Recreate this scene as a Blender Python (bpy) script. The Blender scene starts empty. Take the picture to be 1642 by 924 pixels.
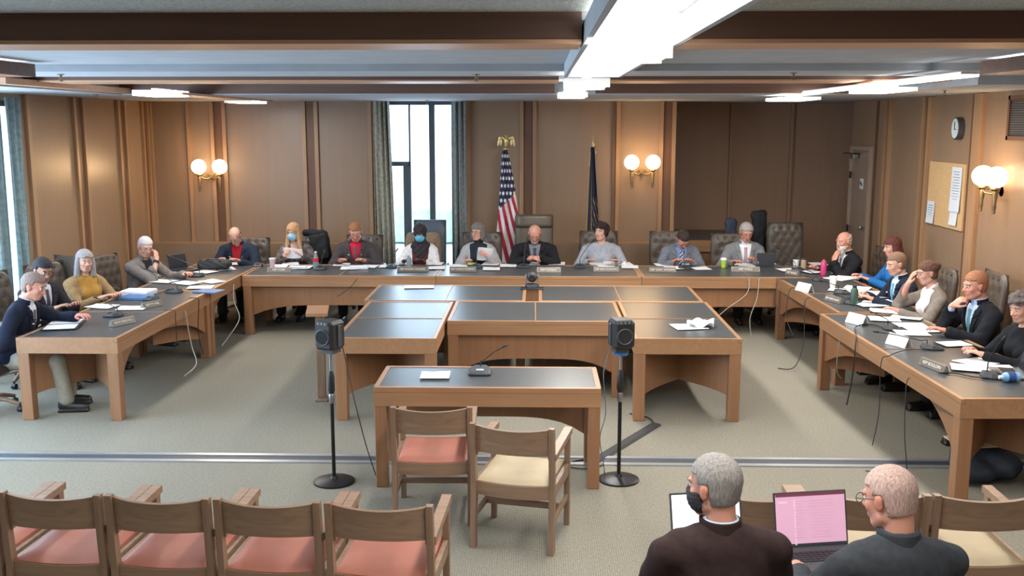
import bpy, math, random
import numpy as np
from mathutils import Vector, Matrix, Euler
PI = math.pi
S = bpy.context.scene
COL = S.collection
random.seed(7)
R = np.random.RandomState(11)

# ---------------------------------------------------------------- camera
F_PX, PITCH, CAM_H, YAW = 1600.0, 0.163, 2.6, math.atan(39 / 1600)
cd = bpy.data.cameras.new('camera'); cam = bpy.data.objects.new('camera', cd); COL.objects.link(cam)
cd.sensor_fit = 'HORIZONTAL'; cd.sensor_width = 36.0; cd.lens = 36.0 * F_PX / 1642.0
cd.clip_start = 0.05; cd.clip_end = 300
cam.location = (0, 0, CAM_H); cam.rotation_euler = (PI / 2 - PITCH, 0, YAW)
S.camera = cam

# ---------------------------------------------------------------- world, exposure
S.view_settings.view_transform = 'Standard'; S.view_settings.look = 'None'
S.view_settings.gamma = 1.0; S.view_settings.exposure = 0.25; S.view_settings.use_curve_mapping = False
W = bpy.data.worlds.new('overcast_sky'); S.world = W; W.use_nodes = True
bg = W.node_tree.nodes['Background']; bg.inputs['Color'].default_value = (0.60, 0.82, 1.0, 1); bg.inputs['Strength'].default_value = 3.3


def s2l(c):
    if isinstance(c, str):
        c = tuple(int(c[i:i + 2], 16) for i in (0, 2, 4))
    r = [(x / 255 / 12.92 if x <= 10 else ((x / 255 + .055) / 1.055) ** 2.4) for x in c]
    return (r[0], r[1], r[2], 1)


def area(name, loc, rot, sx, sy, watts, col):
    l = bpy.data.lights.new(name, 'AREA'); l.shape = 'RECTANGLE'; l.size = sx; l.size_y = sy; l.energy = watts; l.color = col
    o = bpy.data.objects.new(name, l); o.location = loc; o.rotation_euler = rot; COL.objects.link(o); return o


def point(name, loc, watts, col, r=.07):
    l = bpy.data.lights.new(name, 'POINT'); l.energy = watts; l.color = col; l.shadow_soft_size = r
    o = bpy.data.objects.new(name, l); o.location = loc; COL.objects.link(o); return o


DAY = (0.62, 0.80, 1.0); TUBE = (1.0, 0.95, 0.88); WARM = (1.0, 0.62, 0.30)
# daylight through the tall windows of the side wall and of the back wall
area('daylight_side', (-5.9, 6.6, 1.6), (0, -PI / 2, 0), 2.6, 6.6, 430, DAY)
area('daylight_back', (-1.65, 15.35, 1.6), (-PI / 2, 0, 0), 1.1, 2.4, 70, DAY)
# fluorescent rows, then added fill lamps
for (lx, ly, sx, sy, w) in ((.40, 3.3, .34, 2.6, 60), (.40, 6.4, .3, 2.6, 55), (.40, 10.2, .3, 3.2, 100),
                            (-3.95, 5.6, .25, 3.6, 50), (-3.95, 11.8, .25, 3.6, 75), (3.1, 5.6, .25, 3.6, 50), (3.1, 9.8, .25, 4.4, 95),
                            (.40, 0, .34, 2.4, 40), (-3.6, 1.0, .3, 3.5, 30), (3.6, 1.0, .3, 3.5, 30)):  # this row: fill lamps added around the camera, no fixtures there
    area('tube_and_fill_light', (lx, ly, 2.855), (0, 0, 0), sx, sy, w, TUBE)


# ---------------------------------------------------------------- materials
MATS = {}


def mat(name, col, rough=.6, n=.06, scale=8.0, bump=0.0, metal=0.0, emit=None, estr=0.0, stretch=(1, 1, 1), spec=.5, alpha=1.0, trans=0.0, coord='Object'):
    if name in MATS: return MATS[name]
    m = bpy.data.materials.new(name); m.use_nodes = True
    nt = m.node_tree; b = nt.nodes['Principled BSDF']
    c = s2l(col)
    tc = nt.nodes.new('ShaderNodeTexCoord'); mp = nt.nodes.new('ShaderNodeMapping'); mp.inputs['Scale'].default_value = stretch
    no = nt.nodes.new('ShaderNodeTexNoise'); no.inputs['Scale'].default_value = scale; no.inputs['Detail'].default_value = 4
    rp = nt.nodes.new('ShaderNodeValToRGB')
    rp.color_ramp.elements[0].position = .3; rp.color_ramp.elements[1].position = .7
    rp.color_ramp.elements[0].color = tuple(max(0, x * (1 - n * 2)) for x in c[:3]) + (1,)
    rp.color_ramp.elements[1].color = tuple(min(1, x * (1 + n * 2)) for x in c[:3]) + (1,)
    nt.links.new(tc.outputs[coord], mp.inputs['Vector']); nt.links.new(mp.outputs['Vector'], no.inputs['Vector'])
    nt.links.new(no.outputs['Fac'], rp.inputs['Fac']); nt.links.new(rp.outputs['Color'], b.inputs['Base Color'])
    b.inputs['Roughness'].default_value = rough; b.inputs['Metallic'].default_value = metal
    b.inputs['Specular IOR Level'].default_value = spec
    if alpha < 1: b.inputs['Alpha'].default_value = alpha
    if trans: b.inputs['Transmission Weight'].default_value = trans
    if bump:
        bp = nt.nodes.new('ShaderNodeBump'); bp.inputs['Strength'].default_value = bump; bp.inputs['Distance'].default_value = .01
        nt.links.new(no.outputs['Fac'], bp.inputs['Height']); nt.links.new(bp.outputs['Normal'], b.inputs['Normal'])
    if emit is not None:
        b.inputs['Emission Color'].default_value = s2l(emit); b.inputs['Emission Strength'].default_value = estr
    MATS[name] = m; return m


def wood(name, col, dark=.16, rough=.42, axis=2, scale=1.0, coord='Object'):
    if name in MATS: return MATS[name]
    m = bpy.data.materials.new(name); m.use_nodes = True
    nt = m.node_tree; b = nt.nodes['Principled BSDF']; c = s2l(col)
    tc = nt.nodes.new('ShaderNodeTexCoord'); mp = nt.nodes.new('ShaderNodeMapping')
    sc = [26 * scale] * 3; sc[axis] = 1.3 * scale
    mp.inputs['Scale'].default_value = sc
    no = nt.nodes.new('ShaderNodeTexNoise'); no.inputs['Scale'].default_value = 1.0; no.inputs['Detail'].default_value = 6; no.inputs['Distortion'].default_value = .8
    n2 = nt.nodes.new('ShaderNodeTexNoise'); n2.inputs['Scale'].default_value = .9
    mx = nt.nodes.new('ShaderNodeMath'); mx.operation = 'ADD'
    rp = nt.nodes.new('ShaderNodeValToRGB')
    rp.color_ramp.elements[0].position = .7; rp.color_ramp.elements[1].position = 1.3 if False else 1.0
    sc2 = nt.nodes.new('ShaderNodeMath'); sc2.operation = 'MULTIPLY'; sc2.inputs[1].default_value = .85
    rp.color_ramp.elements[0].color = tuple(x * (1 - dark * 1.5) for x in c[:3]) + (1,)
    rp.color_ramp.elements[1].color = tuple(min(1, x * (1 + dark)) for x in c[:3]) + (1,)
    nt.links.new(tc.outputs[coord], mp.inputs['Vector']); nt.links.new(mp.outputs['Vector'], no.inputs['Vector'])
    nt.links.new(tc.outputs[coord], n2.inputs['Vector'])
    nt.links.new(no.outputs['Fac'], mx.inputs[0]); nt.links.new(n2.outputs['Fac'], mx.inputs[1]); nt.links.new(mx.outputs[0], sc2.inputs[0])
    nt.links.new(sc2.outputs[0], rp.inputs['Fac']); nt.links.new(rp.outputs['Color'], b.inputs['Base Color'])
    b.inputs['Roughness'].default_value = rough
    MATS[name] = m; return m


def vcol_mat(name, rough=.7):
    if name in MATS: return MATS[name]
    m = bpy.data.materials.new(name); m.use_nodes = True; nt = m.node_tree; b = nt.nodes['Principled BSDF']
    a = nt.nodes.new('ShaderNodeVertexColor'); a.layer_name = 'Col'
    no = nt.nodes.new('ShaderNodeTexNoise'); no.inputs['Scale'].default_value = 40
    mx = nt.nodes.new('ShaderNodeMixRGB'); mx.blend_type = 'MULTIPLY'; mx.inputs['Fac'].default_value = .12
    nt.links.new(a.outputs['Color'], mx.inputs['Color1']); nt.links.new(no.outputs['Color'], mx.inputs['Color2'])
    nt.links.new(mx.outputs['Color'], b.inputs['Base Color']); b.inputs['Roughness'].default_value = rough
    MATS[name] = m; return m


def carpet_mat():
    m = mat('carpet', (142, 138, 126), .95, .08, 55, .35, spec=.1)
    nt = m.node_tree; b = nt.nodes['Principled BSDF']
    # ribbed loops running along the room, plus broad wear
    tc = nt.nodes.new('ShaderNodeTexCoord'); w = nt.nodes.new('ShaderNodeTexWave'); w.bands_direction = 'X'
    w.inputs['Scale'].default_value = 22; w.inputs['Distortion'].default_value = 1.2; w.inputs['Detail'].default_value = 2
    n2 = nt.nodes.new('ShaderNodeTexNoise'); n2.inputs['Scale'].default_value = .8
    nt.links.new(tc.outputs['Object'], w.inputs['Vector']); nt.links.new(tc.outputs['Object'], n2.inputs['Vector'])
    src = b.inputs['Base Color'].links[0].from_socket
    m1 = nt.nodes.new('ShaderNodeMixRGB'); m1.blend_type = 'MULTIPLY'; m1.inputs['Fac'].default_value = .22
    m2 = nt.nodes.new('ShaderNodeMixRGB'); m2.blend_type = 'MULTIPLY'; m2.inputs['Fac'].default_value = .18
    nt.links.new(src, m1.inputs['Color1']); nt.links.new(w.outputs['Fac'], m1.inputs['Color2'])
    nt.links.new(m1.outputs['Color'], m2.inputs['Color1']); nt.links.new(n2.outputs['Fac'], m2.inputs['Color2'])
    nt.links.new(m2.outputs['Color'], b.inputs['Base Color'])
    return m


M_CARPET = carpet_mat()
M_WALL = wood('wall_panelling', (142, 117, 95), .03, .36, 2, .5)
M_WALLD = wood('dark_panelling', (156, 126, 104), .03, .5, 2, .5)
M_BATTEN = wood('batten_wood', (160, 126, 95), .10, .42, 2)
M_GROOVE = wood('groove_wood', (104, 72, 52), .1, .5, 2)
M_BEAM = wood('beam_wood', (104, 76, 64), .10, .5, 0, .6)
M_BEAMX = wood('beam_wood_lit', (200, 156, 126), .06, .5, 0, .6)  # paler copy of the beam wood; lit look of undersides is in the colour
M_CEIL = mat('textured_ceiling', (172, 176, 176), .95, .14, 70, .5, spec=.1)
M_PLASTER = mat('grey_plaster', (176, 182, 190), .9, .03, 4, 0, spec=.1)
M_DOOR = mat('door_paint', (150, 130, 116), .5, .03, 5)
M_TABLE = wood('table_wood', (158, 119, 87), .08, .38, 0, .8)
M_TABLEV = wood('table_wood_upright', (146, 106, 76), .07, .42, 2, .8)
M_SLATE = mat('slate_laminate', (68, 72, 75), .34, .04, 14, spec=.6)
M_CHAIRW = wood('chair_wood', (138, 112, 92), .14, .45, 0, 1.1)
M_CHAIRWV = wood('chair_wood_upright', (134, 108, 89), .14, .45, 2, 1.1)
M_SALMON = mat('salmon_vinyl', (160, 100, 84), .6, .05, 6, .05)
M_TAN = mat('tan_vinyl', (166, 150, 122), .6, .05, 6, .05)
M_LEATHER = mat('brown_leather', (84, 74, 66), .42, .10, 10, .15)
M_LEATHERD = mat('dark_leather', (58, 50, 48), .42, .10, 10, .15)
M_BLACK = mat('black_plastic', (30, 31, 34), .5, .05, 10)
M_DGREY = mat('dark_grey_plastic', (58, 62, 68), .5, .05, 10)
M_GREY = mat('grey_metal', (150, 152, 156), .35, .04, 10, metal=.8)
M_STEEL = mat('black_metal', (44, 44, 46), .4, .05, 10, metal=.6)
M_BRASS = mat('brass', (206, 186, 136), .35, .06, 12, metal=.85)
M_BRASSD = mat('aged_brass', (130, 112, 84), .45, .08, 12, metal=.8)
M_PAPER = mat('paper', (226, 228, 232), .8, .012, 5, spec=.2)
M_PAPERY = mat('yellow_paper', (222, 226, 150), .8, .012, 5, spec=.2)
M_WHITE = mat('white_plastic', (222, 224, 226), .5, .02, 5)
M_CORK = mat('cork', (190, 156, 112), .9, .07, 60, .2)
M_CURTAIN = mat('curtain_fabric', (160, 160, 148), .9, .16, 26, .1)
M_SHEER = mat('pale_curtain_fabric', (128, 152, 158), .9, .10, 20, .1)
M_LAMP = mat('lamp_diffuser', (250, 250, 248), .5, .0, 3, emit=(255, 252, 244), estr=4.5)
M_GLOBE = mat('frosted_globe', (255, 240, 215), .4, .0, 3, emit=(255, 226, 180), estr=5.0)
M_FRAME = mat('window_frame_paint', (62, 72, 82), .5, .04, 8)
M_GLASSP = mat('window_glass', (235, 245, 250), .05, .0, 3, alpha=.12)
M_RUBBER = mat('rubber', (50, 50, 52), .8, .05, 10)


# ---------------------------------------------------------------- mesh helpers
def link(o, parent=None):
    COL.objects.link(o)
    if parent is not None: o.parent = parent
    return o


def thing(name, label, cat, loc=(0, 0, 0), rz=0.0, group=None):
    o = bpy.data.objects.new(name, None); o.empty_display_size = .1
    o.location = loc; o.rotation_euler = (0, 0, rz); COL.objects.link(o)
    o['label'] = label; o['category'] = cat
    if group: o['group'] = group
    return o


def tag(o, label, cat, group=None):
    o['label'] = label; o['category'] = cat
    if group: o['group'] = group
    return o


def struct(o):
    o['kind'] = 'structure'; return o


class MB:
    def __init__(s): s.v = []; s.f = []; s.sm = []

    def add(s, vs, fs, smooth=False):
        n = len(s.v); s.v += [tuple(v) for v in vs]; s.f += [tuple(i + n for i in f) for f in fs]; s.sm += [smooth] * len(fs); return s

    def box(s, cx, cy, cz, sx, sy, sz, rot=None, bev=0.0):
        x, y, z = sx / 2, sy / 2, sz / 2
        if bev > 0 and min(x, y, z) > bev:
            vs = []
            for a in (-1, 1):
                for b in (-1, 1):
                    for c in (-1, 1):
                        vs += [(a * (x - bev), b * (y - bev), c * z), (a * (x - bev), b * y, c * (z - bev)), (a * x, b * (y - bev), c * (z - bev))]
            def i(a, b, c, k): return ((a * 2 + b) * 2 + c) * 3 + k
            fs = []
            fs.append([i(0, 0, 1, 0), i(1, 0, 1, 0), i(1, 1, 1, 0), i(0, 1, 1, 0)]); fs.append([i(0, 0, 0, 0), i(0, 1, 0, 0), i(1, 1, 0, 0), i(1, 0, 0, 0)])
            fs.append([i(0, 1, 0, 1), i(0, 1, 1, 1), i(1, 1, 1, 1), i(1, 1, 0, 1)]); fs.append([i(0, 0, 0, 1), i(1, 0, 0, 1), i(1, 0, 1, 1), i(0, 0, 1, 1)])
            fs.append([i(1, 0, 0, 2), i(1, 1, 0, 2), i(1, 1, 1, 2), i(1, 0, 1, 2)]); fs.append([i(0, 0, 0, 2), i(0, 0, 1, 2), i(0, 1, 1, 2), i(0, 1, 0, 2)])
            for a in (0, 1):
                for b in (0, 1):
                    fs.append([i(a, b, 0, 1), i(a, b, 1, 1), i(a, b, 1, 2), i(a, b, 0, 2)])
                for c in (0, 1):
                    fs.append([i(a, 0, c, 0), i(a, 1, c, 0), i(a, 1, c, 2), i(a, 0, c, 2)])
            for b in (0, 1):
                for c in (0, 1):
                    fs.append([i(0, b, c, 0), i(1, b, c, 0), i(1, b, c, 1), i(0, b, c, 1)])
            for a in (0, 1):
                for b in (0, 1):
                    for c in (0, 1): fs.append([i(a, b, c, 0), i(a, b, c, 1), i(a, b, c, 2)])
        else:
            vs = [(a * x, b * y, c * z) for a in (-1, 1) for b in (-1, 1) for c in (-1, 1)]
            fs = [(0, 1, 3, 2), (4, 6, 7, 5), (0, 4, 5, 1), (2, 3, 7, 6), (0, 2, 6, 4), (1, 5, 7, 3)]
        if rot is not None:
            q = rot if isinstance(rot, Matrix) else Euler(rot).to_matrix()
            vs = [tuple(q @ Vector(v)) for v in vs]
        return s.add([(v[0] + cx, v[1] + cy, v[2] + cz) for v in vs], fs)

    def tube(s, pts, r, seg=8, cap=True):
        pts = [Vector(p) for p in pts]; n = len(pts)
        rr = r if isinstance(r, (list, tuple)) else [r] * n
        vs = []; up = None
        for i, p in enumerate(pts):
            t = (pts[min(i + 1, n - 1)] - pts[max(i - 1, 0)]).normalized()
            if up is None:
                up = Vector((0, 0, 1)) if abs(t.z) < .9 else Vector((1, 0, 0))
            a = t.cross(up).normalized(); b = a.cross(t).normalized(); up = b
            for k in range(seg):
                th = 2 * PI * k / seg; vs.append(p + a * math.cos(th) * rr[i] + b * math.sin(th) * rr[i])
        fs = [(i * seg + k, i * seg + (k + 1) % seg, (i + 1) * seg + (k + 1) % seg, (i + 1) * seg + k) for i in range(n - 1) for k in range(seg)]
        if cap: fs += [tuple(range(seg))[::-1], tuple((n - 1) * seg + k for k in range(seg))]
        return s.add(vs, fs, True)

    def lathe(s, prof, seg=20, c=(0, 0, 0)):
        vs = [(c[0] + r * math.cos(2 * PI * k / seg), c[1] + r * math.sin(2 * PI * k / seg), c[2] + z) for r, z in prof for k in range(seg)]
        n = len(prof)
        fs = [(i * seg + k, i * seg + (k + 1) % seg, (i + 1) * seg + (k + 1) % seg, (i + 1) * seg + k) for i in range(n - 1) for k in range(seg)]
        if prof[0][0] > 1e-4: fs.append(tuple(range(seg))[::-1])
        if prof[-1][0] > 1e-4: fs.append(tuple((n - 1) * seg + k for k in range(seg)))
        return s.add(vs, fs, True)

    def prism(s, poly, a0, a1, axis=1):
        """poly: 2-D outline; extruded along axis (0:x, 1:y, 2:z)"""
        def P(p, t):
            return (t, p[0], p[1]) if axis == 0 else ((p[0], t, p[1]) if axis == 1 else (p[0], p[1], t))
        n = len(poly); vs = [P(p, a0) for p in poly] + [P(p, a1) for p in poly]
        fs = [tuple(range(n))[::-1], tuple(range(n, 2 * n))] + [(i, (i + 1) % n, n + (i + 1) % n, n + i) for i in range(n)]
        return s.add(vs, fs)

    def sheet(s, fn, nu, nv, th=.003):
        """fn(u,v)->point; closed thin solid of real thickness"""
        g = [[Vector(fn(i / nu, j / nv)) for j in range(nv + 1)] for i in range(nu + 1)]
        top = []; bot = []
        for i in range(nu + 1):
            for j in range(nv + 1):
                du = g[min(i + 1, nu)][j] - g[max(i - 1, 0)][j]; dv = g[i][min(j + 1, nv)] - g[i][max(j - 1, 0)]
                nn = du.cross(dv); nn = nn.normalized() if nn.length > 1e-12 else Vector((0, 0, 1))
                top.append(g[i][j] + nn * th / 2); bot.append(g[i][j] - nn * th / 2)
        N = len(top); w = nv + 1
        fs = []
        for i in range(nu):
            for j in range(nv):
                a = i * w + j; fs.append((a, a + w, a + w + 1, a + 1)); fs.append((N + a, N + a + 1, N + a + w + 1, N + a + w))
        for i in range(nu):
            for j in (0, nv):
                a = i * w + j; b = a + w
                fs.append((a, N + a, N + b, b) if j == 0 else (a, b, N + b, N + a))
        for j in range(nv):
            for i in (0, nu):
                a = i * w + j; b = a + 1
                fs.append((a, b, N + b, N + a) if i == 0 else (a, N + a, N + b, b))
        return s.add(top + bot, fs, True)

    def build(s, name, m, parent=None, loc=None, rz=None, recalc=True):
        me = bpy.data.meshes.new(name); me.from_pydata(s.v, [], s.f)
        me.polygons.foreach_set('use_smooth', s.sm); me.materials.append(m)
        if recalc:
            import bmesh
            bm = bmesh.new(); bm.from_mesh(me); bmesh.ops.recalc_face_normals(bm, faces=bm.faces); bm.to_mesh(me); bm.free()
        if any(s.sm) and not all(s.sm) or any(s.sm):
            try: me.set_sharp_from_angle(angle=math.radians(45))
            except Exception: pass
        me.update()
        o = bpy.data.objects.new(name, me); link(o, parent)
        if loc is not None: o.location = loc
        if rz is not None: o.rotation_euler = (0, 0, rz)
        return o


def copy_tree(root, loc, rz, label=None, group=None):
    def cp(o, parent):
        c = o.copy(); COL.objects.link(c); c.parent = parent
        for k in o.children: cp(k, c)
        return c
    c = cp(root, None); c.location = loc; c.rotation_euler = (0, 0, rz)
    if label: c['label'] = label
    if group: c['group'] = group
    return c


def text_mesh(name, txt, size, m, parent, loc, rot, depth=.001, align='CENTER'):
    cu = bpy.data.curves.new(name, 'FONT'); cu.body = txt; cu.size = size; cu.extrude = depth; cu.align_x = align; cu.align_y = 'CENTER'; cu.resolution_u = 3
    t = bpy.data.objects.new(name, cu); COL.objects.link(t)
    dg = bpy.context.evaluated_depsgraph_get()
    me = bpy.data.meshes.new_from_object(t.evaluated_get(dg)); bpy.data.objects.remove(t)
    me.materials.clear(); me.materials.append(m)
    o = bpy.data.objects.new(name, me); link(o, parent); o.location = loc; o.rotation_euler = rot; return o


# ---------------------------------------------------------------- smooth solid kit (distance fields meshed as surface nets)
def vn(a): a = np.asarray(a, float); return a / (np.linalg.norm(a) + 1e-12)


def frame(up, fwd):
    """rows: right, fwd, up"""
    u = vn(up); f = np.asarray(fwd, float); f = vn(f - u * np.dot(f, u)); r = np.cross(f, u); return np.array([r, f, u])


def p_cap(a, b, ra, rb): return ('c', np.array(a, float), np.array(b, float), ra, rb)
def p_ell(c, r, fr=None): return ('e', np.array(c, float), np.array(r, float), np.eye(3) if fr is None else fr)
def p_box(c, r, rd=.01, fr=None): return ('b', np.array(c, float), np.array(r, float), np.eye(3) if fr is None else fr, rd)


def p_eval(p, X, Y, Z):
    if p[0] == 'c':
        a, b, ra, rb = p[1:]; d = b - a; dd = float(d @ d) + 1e-12
        x = X - a[0]; y = Y - a[1]; z = Z - a[2]
        t = np.clip((x * d[0] + y * d[1] + z * d[2]) / dd, 0, 1)
        return np.sqrt((x - t * d[0]) ** 2 + (y - t * d[1]) ** 2 + (z - t * d[2]) ** 2) - (ra + (rb - ra) * t)
    c, r, fr = p[1], p[2], p[3]
    x = X - c[0]; y = Y - c[1]; z = Z - c[2]
    q = [x * fr[i, 0] + y * fr[i, 1] + z * fr[i, 2] for i in range(3)]
    if p[0] == 'e':
        k0 = np.sqrt(sum((q[i] / r[i]) ** 2 for i in range(3))); k1 = np.sqrt(sum((q[i] / r[i] ** 2) ** 2 for i in range(3))) + 1e-9
        return k0 * (k0 - 1) / k1
    rd = p[4]; d = [np.abs(q[i]) - (r[i] - rd) for i in range(3)]
    return np.sqrt(sum(np.maximum(k, 0) ** 2 for k in d)) + np.minimum(np.maximum(np.maximum(d[0], d[1]), d[2]), 0) - rd


def p_bounds(p):
    if p[0] == 'c':
        r = max(p[3], p[4]); return np.minimum(p[1], p[2]) - r, np.maximum(p[1], p[2]) + r
    e = np.abs(p[3].T) @ p[2]; return p[1] - e, p[1] + e


class Field:
    def __init__(s, lo, hi, h):
        s.h = h; s.lo = np.array(lo, float); n = np.ceil((np.array(hi) - s.lo) / h).astype(int) + 1
        s.n = n; s.ax = [s.lo[i] + np.arange(n[i]) * h for i in range(3)]
        s.f = np.full(tuple(n), .2, np.float32)

    @classmethod
    def around(cls, prims, h, pad=.03):
        b = [p_bounds(p) for p in prims]
        return cls(np.min([x[0] for x in b], 0) - pad, np.max([x[1] for x in b], 0) + pad, h)

    def XYZ(s): return s.ax[0][:, None, None], s.ax[1][None, :, None], s.ax[2][None, None, :]

    def win(s, p, m):
        a, b = p_bounds(p)
        i0 = np.clip(np.floor((a - m - s.lo) / s.h).astype(int), 0, s.n - 1); i1 = np.clip(np.ceil((b + m - s.lo) / s.h).astype(int) + 1, 1, s.n)
        sl = tuple(slice(i0[i], i1[i]) for i in range(3))
        return sl, (s.ax[0][sl[0]][:, None, None], s.ax[1][sl[1]][None, :, None], s.ax[2][sl[2]][None, None, :])

    def add(s, prims, k=.02, infl=0.0, sub=False):
        for p in prims:
            sl, (X, Y, Z) = s.win(p, k + infl + s.h * 2.5)
            d = p_eval(p, X, Y, Z) - infl; g = s.f[sl]
            if sub:
                d = -d; hh = np.clip(.5 - .5 * (d - g) / k, 0, 1)
                s.f[sl] = g * hh + d * (1 - hh) + k * hh * (1 - hh)
                s.f[sl] = np.maximum(s.f[sl], np.minimum(g, .2))
            else:
                hh = np.clip(.5 + .5 * (d - g) / k, 0, 1); s.f[sl] = np.minimum(d * (1 - hh) + g * hh - k * hh * (1 - hh), .2)
        return s

    def mesh(s, name, m, parent=None, colfn=None):
        f = s.f.copy()
        f[0] = f[-1] = .05; f[:, 0] = f[:, -1] = .05; f[:, :, 0] = f[:, :, -1] = .05
        f = np.where(f <= 0, np.minimum(f, -1e-5), np.maximum(f, 1e-5)).astype(np.float32); ins = f < 0
        c = ins[:-1, :-1, :-1].astype(np.int8)
        tot = sum(ins[a:ins.shape[0] - 1 + a, b:ins.shape[1] - 1 + b, d:ins.shape[2] - 1 + d].astype(np.int8) for a in (0, 1) for b in (0, 1) for d in (0, 1))
        idx = np.argwhere((tot > 0) & (tot < 8))
        if len(idx) == 0: return None
        i, j, k = idx.T; acc = np.zeros((len(idx), 3)); cnt = np.zeros(len(idx))
        cor = {(a, b, d): f[i + a, j + b, k + d] for a in (0, 1) for b in (0, 1) for d in (0, 1)}
        for ax in range(3):
            o = [x for x in range(3) if x != ax]
            for a in (0, 1):
                for b in (0, 1):
                    p0 = [0, 0, 0]; p0[o[0]] = a; p0[o[1]] = b; p1 = list(p0); p1[ax] = 1
                    v0, v1 = cor[tuple(p0)], cor[tuple(p1)]; mk = (v0 < 0) != (v1 < 0)
                    t = np.where(mk, v0 / np.where(mk, v0 - v1, 1), 0)
                    for q in range(3):
                        acc[:, q] += np.where(mk, (t if q == ax else p0[q]), 0)
                    cnt += mk
        V = (idx + acc / cnt[:, None]) * s.h + s.lo
        vid = np.full(tot.shape, -1, np.int32); vid[i, j, k] = np.arange(len(idx))
        quads = []
        for ax in range(3):
            o1, o2 = (ax + 1) % 3, (ax + 2) % 3
            a = [slice(None)] * 3; b = [slice(None)] * 3; a[ax] = slice(None, -1); b[ax] = slice(1, None)
            A, B = ins[tuple(a)], ins[tuple(b)]; e = np.argwhere(A != B)
            e = e[(e[:, o1] > 0) & (e[:, o2] > 0) & (e[:, o1] < ins.shape[o1] - 1) & (e[:, o2] < ins.shape[o2] - 1)]
            flip = A[tuple(e.T)]
            def at(d1, d2):
                q = e.copy(); q[:, o1] += d1; q[:, o2] += d2; return vid[tuple(q.T)]
            Q = np.stack([at(-1, -1), at(0, -1), at(0, 0), at(-1, 0)], 1)
            Q[~flip] = Q[~flip][:, ::-1]; quads.append(Q)
        Q = np.concatenate(quads); Q = Q[(Q >= 0).all(1)]
        me = bpy.data.meshes.new(name); me.vertices.add(len(V)); me.vertices.foreach_set('co', V.astype(np.float32).ravel())
        me.loops.add(Q.size); me.loops.foreach_set('vertex_index', Q.astype(np.int32).ravel())
        me.polygons.add(len(Q)); me.polygons.foreach_set('loop_start', np.arange(0, Q.size, 4, dtype=np.int32))
        me.update(calc_edges=True); me.polygons.foreach_set('use_smooth', np.ones(len(Q), bool))
        if colfn is not None:
            ca = me.color_attributes.new('Col', 'FLOAT_COLOR', 'POINT'); cc = np.ones((len(V), 4), np.float32); cc[:, :3] = colfn(V); ca.data.foreach_set('color', cc.ravel())
        me.materials.append(m); me.update()
        o = bpy.data.objects.new(name, me); return link(o, parent)


def smax(a, b, k): h = np.clip(.5 - .5 * (b - a) / k, 0, 1); return b * (1 - h) + a * h + k * h * (1 - h)

# ================================================================ ROOM SHELL
BACKY, LX, RX, SOF = 14.8, -5.75, 4.75, 2.93


def sbox(name, m, x0, x1, y0, y1, z0, z1):
    return struct(MB().box((x0 + x1) / 2, (y0 + y1) / 2, (z0 + z1) / 2, x1 - x0, y1 - y0, z1 - z0).build(name, m))


sbox('floor', M_CARPET, -6.0, 5.6, -3, 17.0, -.1, 0)
# ceiling: textured plaster bay in front, smooth bays beyond
sbox('ceiling', M_CEIL, -6.0, 5.6, -3, 4.62, 3.095, 3.25)
sbox('ceiling_plaster', M_PLASTER, -6.0, 5.6, 4.62, 17.0, 3.06, 3.25)


def cross_beam(name, m, segs, y0, y1, z0, z1):
    b = MB()
    for x0, x1 in segs: b.box((x0 + x1) / 2, (y0 + y1) / 2, (z0 + z1) / 2, x1 - x0, y1 - y0, z1 - z0)
    return struct(b.build(name, m))


GAP = ((LX, .20), (.66, RX))
cross_beam('ceiling_beam_wood', M_BEAM, GAP, 4.60, 4.68, 2.975, 3.12)
cross_beam('ceiling_beam_strip', M_BEAMX, GAP, 4.60, 4.98, 2.957, 2.977)
cross_beam('ceiling_beam_back', M_BEAM, GAP, 4.90, 4.98, 2.975, 3.06)
cross_beam('ceiling_beam_concrete', M_PLASTER, ((LX, RX),), 7.9, 8.75, 3.005, 3.06)
cross_beam('ceiling_beam_wood', M_BEAM, GAP, 9.3, 9.36, 2.998, 3.06)
cross_beam('ceiling_beam_strip', M_BEAMX, GAP, 9.3, 9.86, 2.985, 2.999)
cross_beam('ceiling_beam_wood', M_BEAM, GAP, 11.45, 11.5, 2.94, 3.06)
sbox('ceiling_soffit', M_PLASTER, LX, RX + .9, 11.5, 16.6, SOF, 3.06)
sbox('ceiling_soffit_side', M_PLASTER, LX, -4.75, 8.75, 11.5, SOF, 3.06)
sbox('ceiling_soffit_side', M_PLASTER, 3.75, RX, 8.75, 11.5, SOF, 3.06)
sbox('trim_1', M_BEAMX, -4.75, -4.62, 8.75, 11.5, 2.945, 3.0)
sbox('trim_2', M_BEAMX, -4.05, -3.72, 10.6, 14.2, 2.905, 2.93)

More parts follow.
